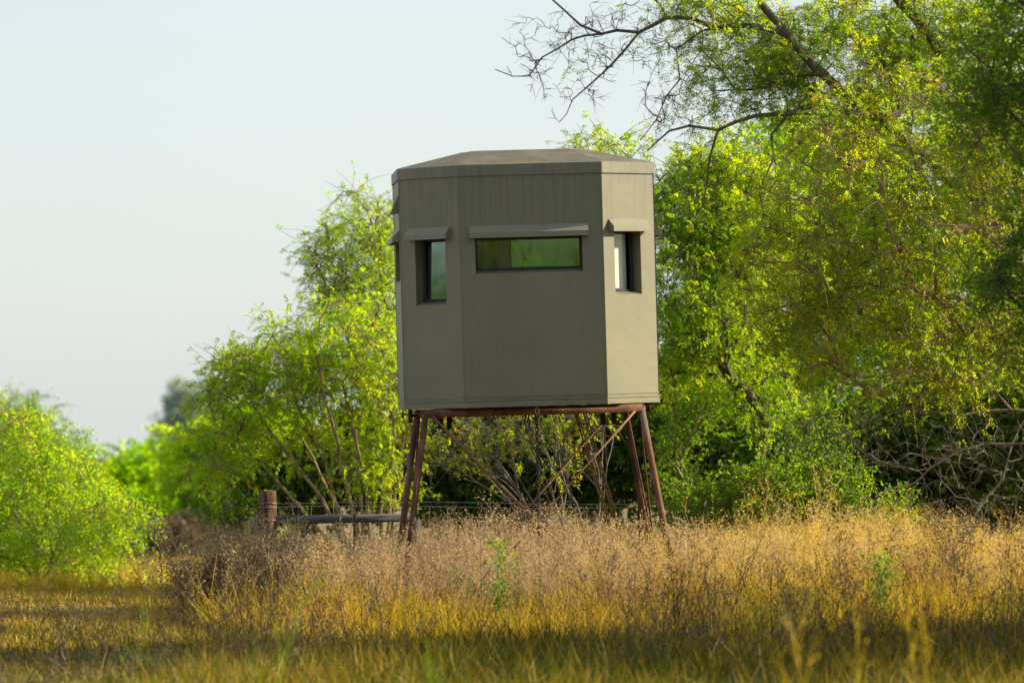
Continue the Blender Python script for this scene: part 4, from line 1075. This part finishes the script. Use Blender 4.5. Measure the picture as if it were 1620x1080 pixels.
hook = empty('hook_chain', tuple(P(834, 656, 40.1))); tag(hook, 'short pair of dark hanging hooks under the front pipe left of the chain', 'hook')
for i, (dx, dz) in enumerate(((-.022, -.025), (.012, -.022), (.014, -.052), (-.018, -.055), (0, -.008), (.016, -.078))):
    o = link('chain_link', lm, None, hook); o.location = (dx, 0, dz); o.rotation_euler = (0, R(12 if i % 2 else -8), R(90 * (i % 2) + 15)); 

# ------------------------------------------------------------------ fence
fence = empty('wire_fence'); ZF = 43.0
fb = Vector(gpt(424, ZF)); fence.location = fb
tag(fence, 'wire fence with a red-brown wooden corner post and a grey round rail', 'fence')
rngf = np.random.default_rng(9)
def postf():
    acc = Acc(); top_z = P(424, 776, ZF)[2]; r = .068; hs = np.linspace(-.1, top_z - fb.z, 12)
    pts_ = [(0.004 * math.sin(z * 5), 0, z) for z in hs]
    n = 18; V = []; 
    for z, (cx, cy, cz) in zip(hs, pts_):
        for j in range(n):
            a_ = 2 * math.pi * j / n; rr = r * (1 + .03 * math.sin(3 * a_ + 1) + .02 * math.sin(7 * a_ + z * 4))
            V.append((cx + rr * math.cos(a_), cy + rr * math.sin(a_), cz + (.006 * math.sin(a_ * 2) if z == hs[-1] else 0)))
    Q = [(i * n + j, i * n + (j + 1) % n, (i + 1) * n + (j + 1) % n, (i + 1) * n + j) for i in range(11) for j in range(n)]
    V.append((0, 0, hs[-1] + .004)); T = [((11 * n) + j, 11 * n + (j + 1) % n, len(V) - 1) for j in range(n)]
    acc.add(V, T, Q); return acc.mesh('post', False)
pst = link('post', postf(), M['post'], fence)
def rel(v): return Vector(v) - fb
rr0 = rel(P(436, 822, ZF)); rr1 = rel(P(652, 818, ZF))
link('rail', bm_mesh('rail', lambda bm: pipe(bm, rr0, rr1, .034, 14), True), M['rail'], fence)
link('rail', bm_mesh('rail', lambda bm: (pipe(bm, rel(P(397, 834, ZF)), rel(P(411, 832, ZF)), .062, 14, .066),), True), M['rail'], fence)
link('post', bm_mesh('post', lambda bm: pipe(bm, (rr1.x + .03, 0, -.1), (rr1.x + .03, 0, rr1.z - .02), .040, 12), True), M['rail'], fence)
link('stake', bm_mesh('stake', lambda bm: (box(bm, rel(P(561, 0, ZF)).x - .009, rel(P(561, 0, ZF)).x + .009, -.05, -.04, -.1, rr0.z + .05),
     box(bm, rel(P(561, 0, ZF)).x - .014, rel(P(561, 0, ZF)).x + .014, -.060, -.05, rr0.z - .05, rr0.z + .045))), M['black_steel'], fence)
for Xs in (1.0,):
    link('stake', bm_mesh('stake', lambda bm, Xs=Xs: box(bm, Xs - fb.x - .012, Xs - fb.x + .012, -.05, -.02, -.1, 1.0 - fb.z)), M['rust_dark'], fence)
for py in (795, 802, 822, 845, 870):
    z_ = rel(P(424, py, ZF)).z
    pts_ = [(xx - fb.x, .05 + .0 * xx, z_ + .010 * math.sin(xx * 2.1 + py) - .004 * (py == 795)) for xx in np.linspace(fb.x, 1.0, 20)]
    a_ = Acc(); tube(a_, pts_, [.0017] * 20, 4); link('wire', a_.mesh('wire', True), M['wire'], fence)
    a_ = Acc(); tube(a_, [(.071 * math.cos(t_), .071 * math.sin(t_), z_ + .003 * math.sin(3 * t_)) for t_ in np.linspace(0, 2 * math.pi, 16)], [.0028] * 16, 4)
    link('wire_wrap', a_.mesh('wire_wrap', True), M['wire'], fence)
stay = Acc(); tube(stay, [(0, 0, 0), (0.004, 0, -.12), (-.003, 0, -.25), (0, 0, -.42)], [.0016] * 4, 4); stm = stay.mesh('wire_stay', True); stm.materials.append(M['wire'])
zt = rel(P(424, 802, ZF)).z
for i, xx in enumerate(np.arange(fb.x + .2, 1.0, .152)):
    o = link('wire_stay', stm, None, fence); o.location = (xx - fb.x + rngf.normal(0, .008), .05, zt); o.rotation_euler = (0, R(float(rngf.normal(0, 2))), 0)
a_ = Acc(); tube(a_, [rel(P(636, 825, ZF)), rel(P(575, 872, ZF))], [.004, .004], 5); link('brace_wire', a_.mesh('brace_wire', True), M['wire'], fence)
